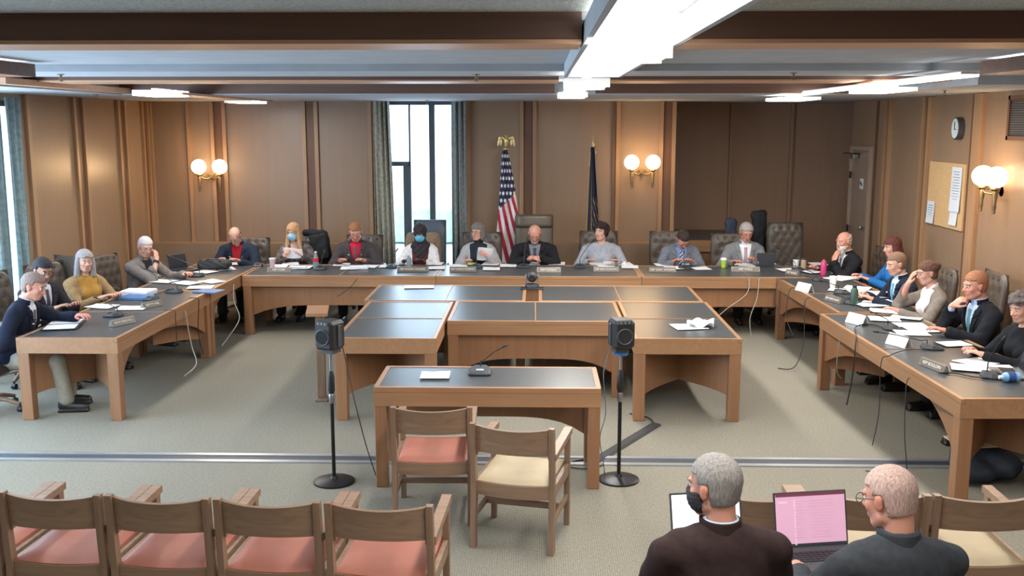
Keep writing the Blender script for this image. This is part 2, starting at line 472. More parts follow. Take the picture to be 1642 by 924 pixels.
# walls
b = MB()
def wb(b, x0, x1, y0, y1, z0, z1): b.box((x0 + x1) / 2, (y0 + y1) / 2, (z0 + z1) / 2, x1 - x0, y1 - y0, z1 - z0)
wb(b, -6.0, -2.37, BACKY, BACKY + .15, 0, 3.1); wb(b, -1.05, 2.04, BACKY, BACKY + .15, 0, 3.1)
wb(b, -2.37, -1.05, BACKY, BACKY + .15, 2.925, 3.1); wb(b, 1.96, 2.04, BACKY + .15, 16.5, 0, 3.1)
struct(b.build('wall_back', M_WALL))
b = MB(); wb(b, 1.9, 5.4, 16.45, 16.6, 0, 3.1)
struct(b.build('wall_alcove', M_WALLD))
b = MB(); wb(b, 5.2, 5.35, 15.32, 16.5, 0, 3.1); wb(b, 4.90, 5.35, 15.20, 15.32, 0, 3.1)
struct(b.build('wall_alcove_side', M_WALLD))
b = MB(); wb(b, LX - .15, LX, 11.6, BACKY + .1, 0, 3.1); wb(b, LX - .03, LX, 10.92, 11.6, 0, 3.1); wb(b, LX - .15, LX, 10.0, 10.92, 2.85, 3.1)
wb(b, LX - .15, LX, 10.0, 10.92, 0, .3); wb(b, LX - .15, LX, -3, 10.0, 2.85, 3.1); wb(b, LX - .15, LX, -3, 10.0, 0, .3); wb(b, LX - .15, LX, -3, 3.2, .3, 2.85)
struct(b.build('wall_left', M_WALL))
b = MB(); wb(b, RX, RX + .15, -3, 14.38, 0, 3.1); wb(b, RX, RX + .15, 15.2, 15.32, 0, 3.1); wb(b, RX, RX + .15, 14.38, 15.2, 2.22, 3.1)
struct(b.build('wall_right', M_WALL))
sbox('wall_front', M_WALL, -6.0, 5.6, -3.15, -3.0, 0, 3.25)

# battens (raised strips) and grooves on the panelling
def battens_back(name, m, xs, w, d=.045):
    b = MB()
    for x in xs: b.box(x, BACKY - d / 2, 1.46, w, d, 2.92)
    struct(b.build(name, m))
battens_back('trim_3', M_BATTEN, (-5.70, -5.13, -4.78, -4.60, -3.42, -3.24, -2.45, -1.00, -.22, -.03, 1.19, 1.82, 2.0), .055)
battens_back('trim_4', M_GROOVE, (-4.69, -3.33, -.125, 1.91), .12, .012)
battens_back('trim_5', M_GROOVE, (1.135,), .05, .03)
b = MB()
for y, w in ((12.4, .06), (12.64, .05), (13.72, .06), (13.93, .05), (14.55, .05), (14.74, .05), (11.25, .08)): b.box(LX + .022, y, 1.46, .045, w, 2.92)
struct(b.build('trim_6', M_BATTEN))
b = MB()
for y in (12.53, 13.83, 14.65): b.box(LX + .008, y, 1.46, .016, .16, 2.92)
struct(b.build('trim_7', M_GROOVE))
b = MB()
for y, w in ((12.46, .06), (12.27, .09), (10.93, .2), (13.64, .05), (13.80, .05), (9.55, .06)): b.box(RX - .022, y, 1.46, .045, w, 2.92)
struct(b.build('trim_8', M_BATTEN))
b = MB()
for y, w in ((12.36, .11), (11.09, .10), (13.72, .11), (9.45, .06), (14.2, .07)): b.box(RX - .008, y, 1.46, .016, w, 2.92)
struct(b.build('trim_9', M_GROOVE))
b = MB()
for x in (2.62 - .35, 3.15, 4.12): b.box(x, 16.42, 1.5, .05, .05, 2.9)
struct(b.build('trim_10', M_WALLD))
b = MB()
for x in (4.92, 5.04, 5.14): b.box(x, 15.17, 1.46, .03, .05, 2.92)
struct(b.build('trim_11', M_BATTEN))
sbox('baseboard_left', M_GROOVE, LX, LX + .02, 11.3, 14.7, 0, .1)
sbox('baseboard_right', M_GROOVE, RX - .02, RX, -3, 13.6, 0, .1)

# windows: tall narrow glazed bay in the back wall
def win_part(name, x0, x1, z0, z1, y0=14.83, y1=14.89, par=None):
    o = MB().box((x0 + x1) / 2, (y0 + y1) / 2, (z0 + z1) / 2, x1 - x0, y1 - y0, z1 - z0).build(name, M_FRAME, par); return o
w1 = struct(MB().box(-2.34, 14.86, 1.46, .05, .1, 2.92).box(-1.08, 14.86, 1.46, .05, .1, 2.92).box(-1.71, 14.86, .03, 1.3, .1, .06).box(-1.71, 14.86, 2.90, 1.3, .1, .05).build('window_1', M_FRAME))
win_part('mullion', -1.885, -1.86, .05, 2.9, par=w1); win_part('mullion', -1.585, -1.50, .05, 2.9, par=w1)
win_part('transom', -2.31, -1.87, 1.985, 2.05, par=w1); win_part('casement_stile', -1.97, -1.875, .05, 1.985, 14.80, 14.88, par=w1)
MB().box(-1.71, 14.87, 1.46, 1.24, .006, 2.84).build('glass', M_GLASSP, w1)
# tall windows in the side wall, frames between curtain panels
w2 = struct(MB().box(LX - .07, 3.25, 1.57, .06, .08, 2.55).box(LX - .10, 11.5, 1.57, .06, .08, 2.55).box(LX - .07, 7.2, .33, .06, 7.9, .06).box(LX - .07, 7.2, 2.82, .06, 7.9, .06).build('window_2', M_FRAME))
for y in (4.8, 6.4, 8.0, 9.6): MB().box(LX - .07, y, 1.57, .06, .06, 2.5).build('mullion', M_FRAME, w2)
MB().box(LX - .07, 7.35, 1.57, .006, 8.2, 2.5).build('glass', M_GLASSP, w2)
# outside
sbox('ground_outside', mat('snowy_ground', (215, 220, 222), .9, .03, 2), -30, 30, 17.5, 60, -.4, -.35)
hd = MB()
for k in range(26):
    x = -9 + k * .55 + random.uniform(-.1, .1); hd.lathe([(0.02, -.35), (.42, -.3), (.5, .1), (.38, .5), (.02, .62 + random.uniform(-.1, .1))], 9, (x, 25 + random.uniform(-.2, .2), 0))
hd = tag(hd.build('hedge', mat('pale_hedge', (196, 214, 196), .95, .1, 6, .5)), 'pale green clipped hedge seen through the tall back window', 'hedge')

# door in the side wall with hinges, closer and knob
d1 = struct(MB().box(RX + .02, 14.79, 1.11, .05, .82, 2.21, bev=.003).build('door_1', M_DOOR))
MB().box(RX - .02, 14.79, 2.25, .05, .92, .06).box(RX - .02, 15.22, 1.11, .05, .04, 2.22).box(RX - .02, 14.36, 1.11, .05, .05, 2.22).build('door_frame', mat('door_frame_paint', (158, 140, 124), .5, .03, 6), d1)
for z in (.4, 1.05, 1.85): MB().box(RX - .045, 15.17, z, .02, .03, .1).build('hinge', M_STEEL, d1)
cl = MB().box(RX - .06, 15.0, 2.13, .07, .22, .06, bev=.005).build('door_closer', M_GREY, d1)
MB().box(RX - .12, 14.92, 2.175, .02, .36, .012, rot=(0, 0, .35)).build('closer_arm', M_STEEL, cl)
MB().tube([(RX, 14.48, 1.12), (RX - .05, 14.48, 1.12)], .012, 8).lathe([(0.001, -.03), (.02, -.024), (.03, 0), (.02, .024), (.001, .03)], 12, (RX - .07, 14.48, 1.12)).build('door_knob', M_GREY, d1)
sg = MB().box(RX - .012, 14.72, 1.74, .012, .12, .15, bev=.002).build('room_sign', M_WHITE)
tag(sg, 'small pale square sign with dark figures on the grey door', 'sign')
MB().box(RX - .02, 14.74, 1.75, .004, .03, .05).box(RX - .02, 14.69, 1.73, .004, .03, .05).build('figure_marks', M_BLACK, sg)

# low ledge (convector cover) along the back wall
sbox('trim_12', M_WALL, LX, -2.5, 14.5, 14.79, 0, .86)
sbox('trim_13', M_WALL, -1.0, 1.9, 14.5, 14.79, 0, .88)

# corkboard, clock, vent
cb = MB().box(RX - .012, 11.69, 1.79, .02, 1.02, .74).build('bulletin_board', M_CORK); tag(cb, 'tan cork bulletin board between the wall battens under the clock', 'bulletin board')
def pinned(name, y, z, w, h, col, label):
    def fn(u, v): return (RX - .03 - .012 * (1 - v) ** 2, y + (u - .5) * w, z + (v - .5) * h)
    o = MB().sheet(fn, 3, 6, .002).build(name, col); tag(o, label, 'paper'); return o
n1 = pinned('pinned_notice', 11.38, 1.87, .27, .50, mat('notice_paper', (196, 204, 212), .8, .01), 'long pale printed notice pinned high on the cork board')
n2 = pinned('pinned_notice', 11.40, 1.55, .20, .17, MATS['notice_paper'], 'small curled sheet pinned just below the long notice on the cork board')
n3 = pinned('pinned_notice', 12.06, 1.56, .22, .26, MATS['notice_paper'], 'short white flyer pinned at the low corner of the cork board by the batten')
def lines(par, y, z, w, h, n):
    b = MB()
    for k in range(n): b.box(RX - .036, y + random.uniform(-.02, .02) * w, z + h * (.5 - (k + 1) / (n + 1)), .003, w * random.uniform(.5, .8), .006)
    b.build('printed_lines', mat('faded_ink', (120, 128, 136), .8, .02), par)
lines(n1, 11.38, 1.87, .26, .46, 14); lines(n3, 12.06, 1.57, .2, .2, 6)
ck = thing('wall_clock', 'small white oblong clock high on the wall above the cork board', 'clock', (RX, 11.42, 2.55))
MB().prism([(.10 * math.cos(t), .125 * math.sin(t)) for t in np.linspace(0, 2 * PI, 24, endpoint=False)], -.07, -.0, 0).build('case', M_DGREY, ck)
MB().prism([(.085 * math.cos(t), .11 * math.sin(t)) for t in np.linspace(0, 2 * PI, 24, endpoint=False)], -.076, -.068, 0).build('dial', mat('clock_face', (196, 212, 214), .4, .02), ck)
MB().box(-.08, 0, .035, .004, .008, .08).box(-.08, -.02, -.01, .004, .06, .008).build('hands', M_BLACK, ck)
vt = thing('wall_vent', 'dark louvred ventilation grille in a wooden frame high on the wall', 'vent', (RX, 9.87, 2.66))
MB().box(-.015, 0, .2, .03, .82, .04).box(-.015, 0, -.2, .03, .82, .04).box(-.015, .39, 0, .03, .04, .44).box(-.015, -.39, 0, .03, .04, .44).build('frame', M_GROOVE, vt)
MB().box(-.004, 0, 0, .008, .74, .38).build('backing', M_DGREY, vt)
bb = MB()
for k in range(16): bb.box(-.014, 0, -.17 + k * .0227, .014, .74, .006, rot=(0, .5, 0))
bb.build('louvres', mat('vent_grey', (96, 92, 86), .5), vt)

# floor divider track
ft = thing('floor_track', 'long double metal partition track set into the carpet across the room', 'floor track', (0, 7.48, 0))
for y, w in ((-.075, .05), (.075, .05)): MB().box(-.5, y, .004, 10.4, w, .014).build('rail', mat('worn_aluminium', (180, 184, 188), .3, .05, 3, metal=.6), ft)
MB().box(-.5, 0, .002, 10.4, .1, .006).build('channel', M_DGREY, ft)

# ceiling sprinklers
for x, y, lab in ((-3.92, 8.3, 'small brass ceiling sprinkler under the grey concrete beam over the person in tan'), (-.5, 8.4, 'small brass ceiling sprinkler under the concrete beam near the room centre'), (2.05, 8.2, 'small brass ceiling sprinkler under the concrete beam toward the cork board'), (4.05, 10.2, 'small brass ceiling sprinkler on the soffit beside the clock wall'), (-1.55, 14.3, 'small brass ceiling sprinkler on the soffit above the tall window'), (-4.95, 11.3, 'small brass ceiling sprinkler on the soffit near the panelled side wall')):
    z = 3.005 if y < 9 else SOF
    t = thing('sprinkler_head', lab, 'sprinkler', (x, y, z))
    MB().lathe([(.03, 0), (.03, -.005), (.01, -.008), (.01, -.03), (.001, -.03)], 12).build('fitting', M_BRASSD, t)
    MB().lathe([(.001, -.055), (.022, -.055), (.022, -.058), (.001, -.058)], 12).tube([(.01, 0, -.03), (.014, 0, -.045), (0, 0, -.055)], .003, 6).tube([(-.01, 0, -.03), (-.014, 0, -.045), (0, 0, -.055)], .003, 6).build('deflector', M_BRASSD, t)

# ---------------------------------------------------------------- lights of the room
def trough(name, label, x, y0, y1, w, z, side_m, h=.14, lit=True):
    t = thing(name, label, 'ceiling light', (x, (y0 + y1) / 2, z)); L = y1 - y0
    MB().box(-w / 2 + .012, 0, h / 2, .025, L, h).box(w / 2 - .012, 0, h / 2, .025, L, h).box(0, L / 2 - .012, h / 2, w, .025, h).build('side_boards', side_m, t)
    MB().box(-.05, 0, h * .55, w * .58, L - .06, .02).build('diffuser', M_LAMP, t)
    MB().box(w * .36, 0, h * .55, w * .14, L - .06, .02).build('tube_cover', M_LAMP, t)
    return t
trough('light_trough', 'wide white-lined fluorescent ceiling trough running toward the camera side', .43, 1.8, 7.88, .44, 2.955, M_PLASTER, .10)
trough('light_trough', 'wood-sided ceiling light trough over the end of the table by the curtains', -3.95, 5.1, 7.6, .34, 2.95, M_BEAM, .095)
trough('light_trough', 'wood-sided ceiling light trough over the near end of the table by the cork board', 3.35, 5.1, 7.4, .34, 2.95, M_BEAM, .095)


def wrap_light(loc, w, L, h, label, g, rz=0):
    t = thing('hanging_light', label, 'ceiling light', loc, rz, g)
    prof = [(-w / 2, h), (-w / 2, h * .45), (-w * .42, 0), (w * .42, 0), (w / 2, h * .45), (w / 2, h)]
    MB().prism(prof, -L / 2, L / 2, 1).build('diffuser', M_LAMP, t)
    for sg_ in (-1, 1): MB().box(0, sg_ * (L / 2 + .008), h * .5, w * 1.02, .016, h).build('end_cap', mat('lamp_end', (235, 235, 230), .5, .01, emit=(240, 240, 235), estr=.5), t)
    MB().box(0, 0, h + .008, .06, L * .8, .02).build('mounting', M_WHITE, t)
    return t
G = 'box-shaped fluorescent lights under the beams'
wrap_light((.40, 4.45, 2.87), .32, .36, .075, 'large box-shaped fluorescent light hanging under the first wooden beam', G)
wrap_light((.40, 8.3, 2.885), .34, .6, .07, 'box-shaped fluorescent light just beyond the concrete beam in the middle of the room', G)
wrap_light((.38, 10.9, 2.875), .30, .5, .055, 'box-shaped fluorescent light nearest the flags in the middle row', G)

wrap_light((-3.95, 10.6, 2.885), .40, .5, .06, 'box-shaped fluorescent light above the person with hand over his mouth', G)
wrap_light((-3.92, 13.6, 2.875), .36, .7, .03, 'slim box-shaped fluorescent light near the wall lamp beside the curtains side', G)
wrap_light((2.95, 11.8, 2.865), .42, .8, .035, 'slim box-shaped fluorescent light nearest the dark alcove', G)
wrap_light((3.06, 9.1, 2.875), .32, .8, .035, 'box-shaped fluorescent light above the person with the blue tie', G)


def light_strip(x0, y0, x1, y1, w, label):
    L = math.hypot(x1 - x0, y1 - y0); rz = -math.atan2(x1 - x0, y1 - y0)
    t = thing('light_strip', label, 'ceiling light', ((x0 + x1) / 2, (y0 + y1) / 2, 2.935 if x0 < 3 or True else 2.91), rz)
    MB().box(0, 0, .0, w, L, .016).build('diffuser', M_LAMP, t); MB().box(0, 0, .018, w * .8, L, .02).build('housing', M_WHITE, t)
light_strip(3.02, 11.4, 3.02, 7.2, .14, 'long continuous fluorescent strip running between the box lights toward the cork board side')
light_strip(.40, 8.7, .38, 11.3, .2, 'fluorescent strip joining the two far box lights in the middle row')
light_strip(-3.88, 11.9, -3.80, 12.8, .10, 'short fluorescent strip ending the row above the bald person in red shirt')

# wall sconces with two frosted globes
def sconce(loc, rz, label, watts):
    t = thing('wall_sconce', label, 'wall lamp', loc, rz, 'two-globe brass wall lamps')
    MB().lathe([(.001, 0), (.055, 0), (.05, .015), (.03, .025), (.001, .03)], 16).build('wall_plate', M_BRASSD, t).rotation_euler = (-PI / 2, 0, 0)
    for sx in (-1, 1):
        pts = [(0, -.02, 0), (sx * .05, -.08, -.03), (sx * .10, -.12, -.02), (sx * .15, -.13, .03)]
        MB().tube(pts, .011, 8).tube([(sx * .03, -.05, .01), (sx * .06, -.08, .04), (sx * .1, -.1, .01)], .007, 8).build('arm', M_BRASSD, t)
        MB().lathe([(.001, -.22), (.018, -.21), (.014, -.18), (.022, -.16), (.018, -.12), (.030, -.02), (.024, .01), (.05, .03), (.046, .05), (.001, .05)], 14, (sx * .15, -.13, 0)).build('candle_holder', M_BRASSD, t)
        g = MB().lathe([(.108 * math.sin(a), -.108 * math.cos(a)) for a in np.linspace(.02, PI - .02, 16)], 20, (sx * .155, -.13, .15)).build('globe', M_GLOBE, t)
        p = point('globe_light', (0, 0, 0), watts, WARM, .09)
        c, s = math.cos(rz), math.sin(rz); lx, ly = sx * .15, -.13 - .11
        p.location = (loc[0] + lx * c - ly * s, loc[1] + lx * s + ly * c, loc[2] + .15)
    return t
sconce((-4.80, 14.75, 1.83), 0, 'brass wall lamp with two glowing globes behind the bald person in the red shirt', 13)
sconce((1.54, 14.78, 1.90), 0, 'brass wall lamp with two glowing globes on the pilaster next to the flags', 13)
sconce((RX, 10.34, 1.92), -PI / 2, 'brass wall lamp with two glowing globes below the vent beside the cork board', 12)

# curtains
def curtain(name, label, x0, x1, y, z0, z1, folds, m, amp=.05, flare=0.0, axis='x'):
    def fn(u, v):
        a = x0 + (x1 - x0) * u + flare * (1 - v) * u
        off = amp * math.sin(u * folds * 2 * PI) * (.75 + .25 * math.sin(v * 5 + u * 3)) + .012 * math.sin(u * 31 + v * 2)
        zz = z0 + (z1 - z0) * v
        return (a, y + off, zz) if axis == 'x' else (y + off, a, zz)
    o = MB().sheet(fn, int(folds * 12), 24, .004).build(name, m); tag(o, label, 'curtain'); return o
curtain('curtain', 'olive grey pleated curtain at the tall back window beside the red shirt and tie', -2.38, -2.14, 14.66, .05, 2.92, 4, M_CURTAIN, .05, .07)
curtain('curtain', 'narrow grey curtain at the tall back window on the flag side', -1.24, -1.02, 14.66, .05, 2.92, 3, mat('blue_grey_curtain', (136, 144, 144), .9, .12, 24, .1), .05, -.0)
curtain('curtain', 'pale teal floor-length curtain on the side wall behind the person with grey temples', 10.60, 10.88, LX + .12, .05, 2.88, 3, M_SHEER, .05, 0, 'y')
curtain('curtain', 'second narrow pale teal curtain fold on the side wall with bright window gaps beside it', 10.22, 10.48, LX + .12, .05, 2.88, 2, M_SHEER, .05, 0, 'y')
curtain('curtain', 'pale teal curtain bunched at the camera end of the side windows', 3.2, 4.6, LX + .12, .05, 2.88, 7, M_SHEER, .06, 0, 'y')

# ================================================================ TABLES
def committee_table(label, cx, cy, L, D, rz=0.0, panels=('back', 'ends'), divider=True, legw=.10, group=None, legs4=(1, 1, 1, 1), ap=.10, inset=.05, vlong=0.0):
    """L along local x, D along local y; the modesty panel stands at local -y ('front') or +y ('back')"""
    t = thing('conference_table', label, 'table', (cx, cy, 0), rz, group)
    z = .75; bw = .035
    b = MB()
    b.box(0, -D / 2 + bw / 2, z - .02, L, bw, .04, bev=.003); b.box(0, D / 2 - bw / 2, z - .02, L, bw, .04, bev=.003)
    b.box(-L / 2 + bw / 2, 0, z - .02, bw, D - 2 * bw, .04); b.box(L / 2 - bw / 2, 0, z - .02, bw, D - 2 * bw, .04)
    b.build('top_edging', M_TABLE, t)
    MB().box(0, 0, z - .022, L - 2 * bw, D - 2 * bw, .036).build('writing_surface', M_SLATE, t)
    if divider: MB().box(0, 0, z - .003, .012, D - 2 * bw, .008).build('divider_strip', M_TABLE, t)
    a = MB(); az = z - .04 - ap / 2
    a.box(0, -D / 2 + .014, az, L, .026, ap).box(0, D / 2 - .014, az, L, .026, ap).box(-L / 2 + .014, 0, az, .026, D - .05, ap).box(L / 2 - .014, 0, az, .026, D - .05, ap)
    a.build('apron', M_TABLE, t)
    for i, (sx, sy) in enumerate(((-1, -1), (1, -1), (1, 1), (-1, 1))):
        if legs4[i]: MB().box(sx * (L / 2 - legw / 2 - .004), sy * (D / 2 - legw / 2 - .004), (z - .135) / 2, legw, legw, z - .135, bev=.004).build('leg', M_TABLEV, t)

    def arch(w, zlo=.24, zhi=.37, ztop=z - .045):
        pts = [(-w / 2, ztop), (-w / 2, zlo)]
        for k in range(17):
            u = k / 16; pts.append((-w / 2 + .02 + (w - .04) * u, zlo + (zhi - zlo) * (1 - (2 * u - 1) ** 4) ** 1.0))
        return pts + [(w / 2, zlo), (w / 2, ztop)]
    for p in panels:
        if p in ('back', 'front', 'mid'):
            s = {'back': 1, 'front': -1, 'mid': 0}[p]; y = s * (D / 2 - inset - .02)
            if not vlong:
                MB().prism(arch(L - 2 * legw * .9), y - .012, y + .012, 1).build('modesty_panel', M_TABLEV, t); continue
            ar = arch(1.0, .30, .50)
            for sx in (-1, 1):
                half_ = [q for q in ar if (q[0] * sx) >= -1e-6]; half_ = ([(0, ar[0][1])] + half_) if sx > 0 else (half_ + [(0, ar[0][1])])
                vs = [(sx * abs(q[0]) * 2 * (L / 2 - .07), s * (D / 2 - .04 - vlong * (1 - abs(q[0]) * 2)) + o_, q[1]) for o_ in (-.011, .011) for q in half_]
                n_ = len(half_); b_ = MB(); b_.add(vs, [tuple(range(n_)), tuple(range(2 * n_ - 1, n_ - 1, -1))] + [(i, (i + 1) % n_, n_ + (i + 1) % n_, n_ + i) for i in range(n_)]); b_.build('modesty_panel', M_TABLEV, t)
        else:
            w = D - 2 * legw * .9
            for sx in ((-1, 1) if p == 'ends' else ((-1,) if p == 'end-' else (1,))):
                x = sx * (L / 2 - .30)
                # two arched boards meeting in a shallow V under the end of the table
                ar = arch(1.0, .21, .25); dep = .5
                for sy in (-1, 1):
                    half_ = [q for q in ar if (q[0] * sy) >= -1e-6]; half_ = ([(0, ar[0][1])] + half_) if sy > 0 else (half_ + [(0, ar[0][1])])
                    vs = []
                    for o_ in (-.011, .011):
                        for q in half_:
                            k_ = abs(q[0]) * 2; vs.append((sx * (L / 2 - .05 - dep * (1 - k_)) + o_, sy * k_ * (D / 2 - .06), q[1]))
                    n_ = len(half_)
                    b_ = MB(); b_.add(vs, [tuple(range(n_)), tuple(range(2 * n_ - 1, n_ - 1, -1))] + [(i, (i + 1) % n_, n_ + (i + 1) % n_, n_ + i) for i in range(n_)]); b_.build('end_panel', M_TABLEV, t)
    return t


# U-shaped ring of committee tables
RZL = PI / 2
committee_table('long wooden table near the curtains with slate top, its end toward the audience chairs', -4.11, 9.70, 2.50, .90, PI / 2, ('front', 'ends'), vlong=.26)
committee_table('short corner table between the curtain-side table and the flag-side row', -4.11, 12.10, 2.25, .90, PI / 2, ('front',), legs4=(1, 0, 0, 1), vlong=.2)
committee_table('back row table before the blond person and the bald person in red shirt', -2.44, 12.63, 2.40, 1.0, 0, ('front',))
committee_table('back row table before the bearded chairman and the flags', .03, 12.63, 2.53, 1.0, 0, ('front',), legs4=(0, 0, 0, 0) and (1, 1, 1, 1))
committee_table('back row table before the people in grey suits by the dark alcove', 2.62, 12.63, 2.64, 1.0, 0, ('front',), legs4=(0, 1, 1, 1))
committee_table('wooden side table with cork board behind it, farther of the two along that side', 3.42, 10.98, 2.30, .90, PI / 2 + .03, ('back', 'ends'), vlong=.24)
committee_table('long wooden side table below the globe lamp, its end reaching the audience chairs', 3.31, 8.22, 3.10, .92, PI / 2 + .03, ('back', 'ends'), vlong=.28)
# cluster in the middle
committee_table('far table of the middle cluster holding a white paper sheet', -.97, 10.93, 1.72, 1.04, 0, ('front',))
committee_table('far table of the middle cluster beyond the camera, clear top', .90, 10.93, 1.74, 1.04, 0, ('front',))
committee_table('middle cluster table behind the fan stand nearer the curtains, bluish window glare on top', -1.32, 9.43, 1.84, .90, PI / 2, ('back', 'ends'))
committee_table('middle cluster table with a crumpled paper bundle near its corner', 1.33, 9.47, 1.84, .94, PI / 2, ('front', 'ends'))
committee_table('central table of the cluster directly behind the witness table', -.005, 9.85, 1.68, 1.08, 0, ('front',), legs4=(1, 1, 1, 1))
# witness table
committee_table('small wooden witness table with one microphone facing the cluster', -.345, 7.19, 1.62, .64, 0, ('back',), divider=False, legw=.085, inset=.04)
# dark-topped table in the alcove
committee_table('wooden table with dark blue top in the dark alcove behind the people in grey suits', 2.58, 15.52, .95, 1.6, 0, ('front',), divider=False).scale = (1, 1, 1.2)
for k in range(4):
    pass


# ================================================================ AUDIENCE ARMCHAIRS
def armchair(label, seat_m, loc, rz, group):
    t = thing('wooden_armchair', label, 'chair', (loc[0], loc[1], 0), rz, group)
    w, d = .53, .52; hx = w / 2 - .018
    for sx in (-1, 1):
        # rear post: splays backward at the top
        b = MB(); pr = [(-d / 2 - .02, 0), (-d / 2 + .035, 0), (-d / 2 + .055, .42), (-d / 2 + .02, .82), (-d / 2 - .02, .82), (-d / 2 + .005, .42)]
        b.prism(pr, sx * hx - .017, sx * hx + .017, 0); b.v = [(p[0], p[1], p[2] * .978) for p in b.v]; b.build('rear_leg', M_CHAIRWV, t)
        b = MB(); b.prism([(d / 2 - .045, 0), (d / 2 - .01, 0), (d / 2, .62), (d / 2 - .045, .62)], sx * hx - .017, sx * hx + .017, 0); b.build('front_leg', M_CHAIRWV, t)
        MB().prism([(-d / 2 + .02, .595), (-d / 2 + .02, .635), (d / 2 + .012, .655), (d / 2 + .012, .617)], sx * hx - .026, sx * hx + .026, 0).build('armrest', M_CHAIRW, t)
        MB().box(sx * hx, 0, .385, .026, d - .07, .075).build('side_rail', M_CHAIRW, t)
        MB().box(sx * hx, 0, .20, .024, d - .06, .03).build('side_stretcher', M_CHAIRW, t)

    def back(z0, z1, bow, y0):
        def fn(u, v):
            x = (u - .5) * (w - .07); z = z0 + (z1 - z0) * v
            zz = z - .014 * (1 - (2 * u - 1) ** 2) * v * 1.2
            return (x, y0 - bow * (1 - (2 * u - 1) ** 2) - .03 * (z - .42) / .4, zz)
        return fn
    MB().sheet(back(.62, .79, .035, -d / 2 + .04), 16, 2, .02).build('back_panel', M_CHAIRW, t)

    def rail(y0, bow, z0, z1):
        def fn(u, v):
            c = 1 - (2 * u - 1) ** 2
            return ((u - .5) * (w - .06), y0 - bow * c, z0 + (z1 - z0) * v - .018 * c)
        return fn
    MB().sheet(rail(-d / 2 + .03, .0, .345, .43), 12, 1, .024).build('rear_rail', M_CHAIRW, t)
    MB().sheet(rail(d / 2 - .025, 0, .345, .425), 12, 1, .024).build('front_rail', M_CHAIRW, t)
    MB().box(0, .02, .205, w - .06, .026, .035).build('cross_stretcher', M_CHAIRW, t)
    # upholstered seat, dished
    n = 14; vs = []; fs = []
    def top(u, v):
        x = (u - .5) * 2; y = (v - .5) * 2
        e = max(abs(x), abs(y)) ** 6
        return .462 - .022 * (1 - x * x) * .6 * (.6 + .4 * (1 - v)) - .03 * e + .01 * v
    b = MB(); N = n + 1
    vs = [((i / n - .5) * (w - .075), (j / n - .5) * (d - .05), top(i / n, j / n)) for i in range(N) for j in range(N)]
    vs += [((i / n - .5) * (w - .075), (j / n - .5) * (d - .05), .40) for i in range(N) for j in range(N)]
    M = N * N
    for i in range(n):
        for j in range(n):
            a = i * N + j; fs += [(a, a + N, a + N + 1, a + 1), (M + a, M + a + 1, M + a + N + 1, M + a + N)]
    for i in range(n):
        for (a, c) in ((i * N, (i + 1) * N), (i * N + n, (i + 1) * N + n), (i, i + 1), (n * N + i, n * N + i + 1)): fs.append((a, c, M + c, M + a))
    b.add(vs, fs, True); b.build('seat', seat_m, t)
    pb = MB()
    for sx in (-1, 1): pb.lathe([(.001, 0), (.006, 0), (.006, .004), (.001, .004)], 8)
    for i, v in enumerate(pb.v): pass
    q = MB()
    for sx in (-1, 1): q.box(sx * (w / 2 - .085), -d / 2 + .003, .735, .011, .008, .011)
    q.build('screw_cap', M_GROOVE, t)
    return t


GS = 'salmon armchairs in the audience row'; GT = 'tan armchairs in the audience row'
pr0 = armchair('salmon-seated wooden armchair pushed under the witness table', M_SALMON, (-.675, 6.46), .015, 'armchairs at the witness table')
armchair('tan-seated wooden armchair turned slightly at the witness table', M_TAN, (-.085, 6.06), -.225, 'armchairs at the witness table')
labs = ('salmon armchair partly outside the frame at the row end away from the witness table', 'second salmon armchair of the audience row counting from the curtain side', 'middle salmon armchair of the audience row', 'salmon armchair just before the aisle chair of the audience row', 'salmon armchair at the aisle end of its row, its arm free')
sal = None
for i in range(5):
    x = -2.93 + i * .549; y = 4.905 - i * .0345 + .03
    if sal is None: sal = armchair(labs[i], M_SALMON, (x, y), -.065, GS)
    else: copy_tree(sal, (x, y, 0), -.065, labs[i])
labs = ('tan armchair beyond the open laptops in the front audience row', 'tan armchair in front of the balding person with the laptop', 'tan armchair at the end of the row below the side table')
tan = None
for i in range(3):
    x = 1.13 + i * .545; y = 4.97 + i * .008
    if tan is None: tan = armchair(labs[i], M_TAN, (x, y), .01, GT)
    else: copy_tree(tan, (x, y, 0), .01, labs[i])
for (x, y, rz, l) in ((.72, 3.78, .1, 'tan armchair under the person in the brown suit'), (1.38, 3.72, .1, 'tan armchair under the person in the grey suit with laptop'), (1.96, 3.76, .1, 'empty tan armchair next to the balding person with the laptop')):
    copy_tree(tan, (x, y, 0), rz, l, 'tan armchairs in the second audience row')


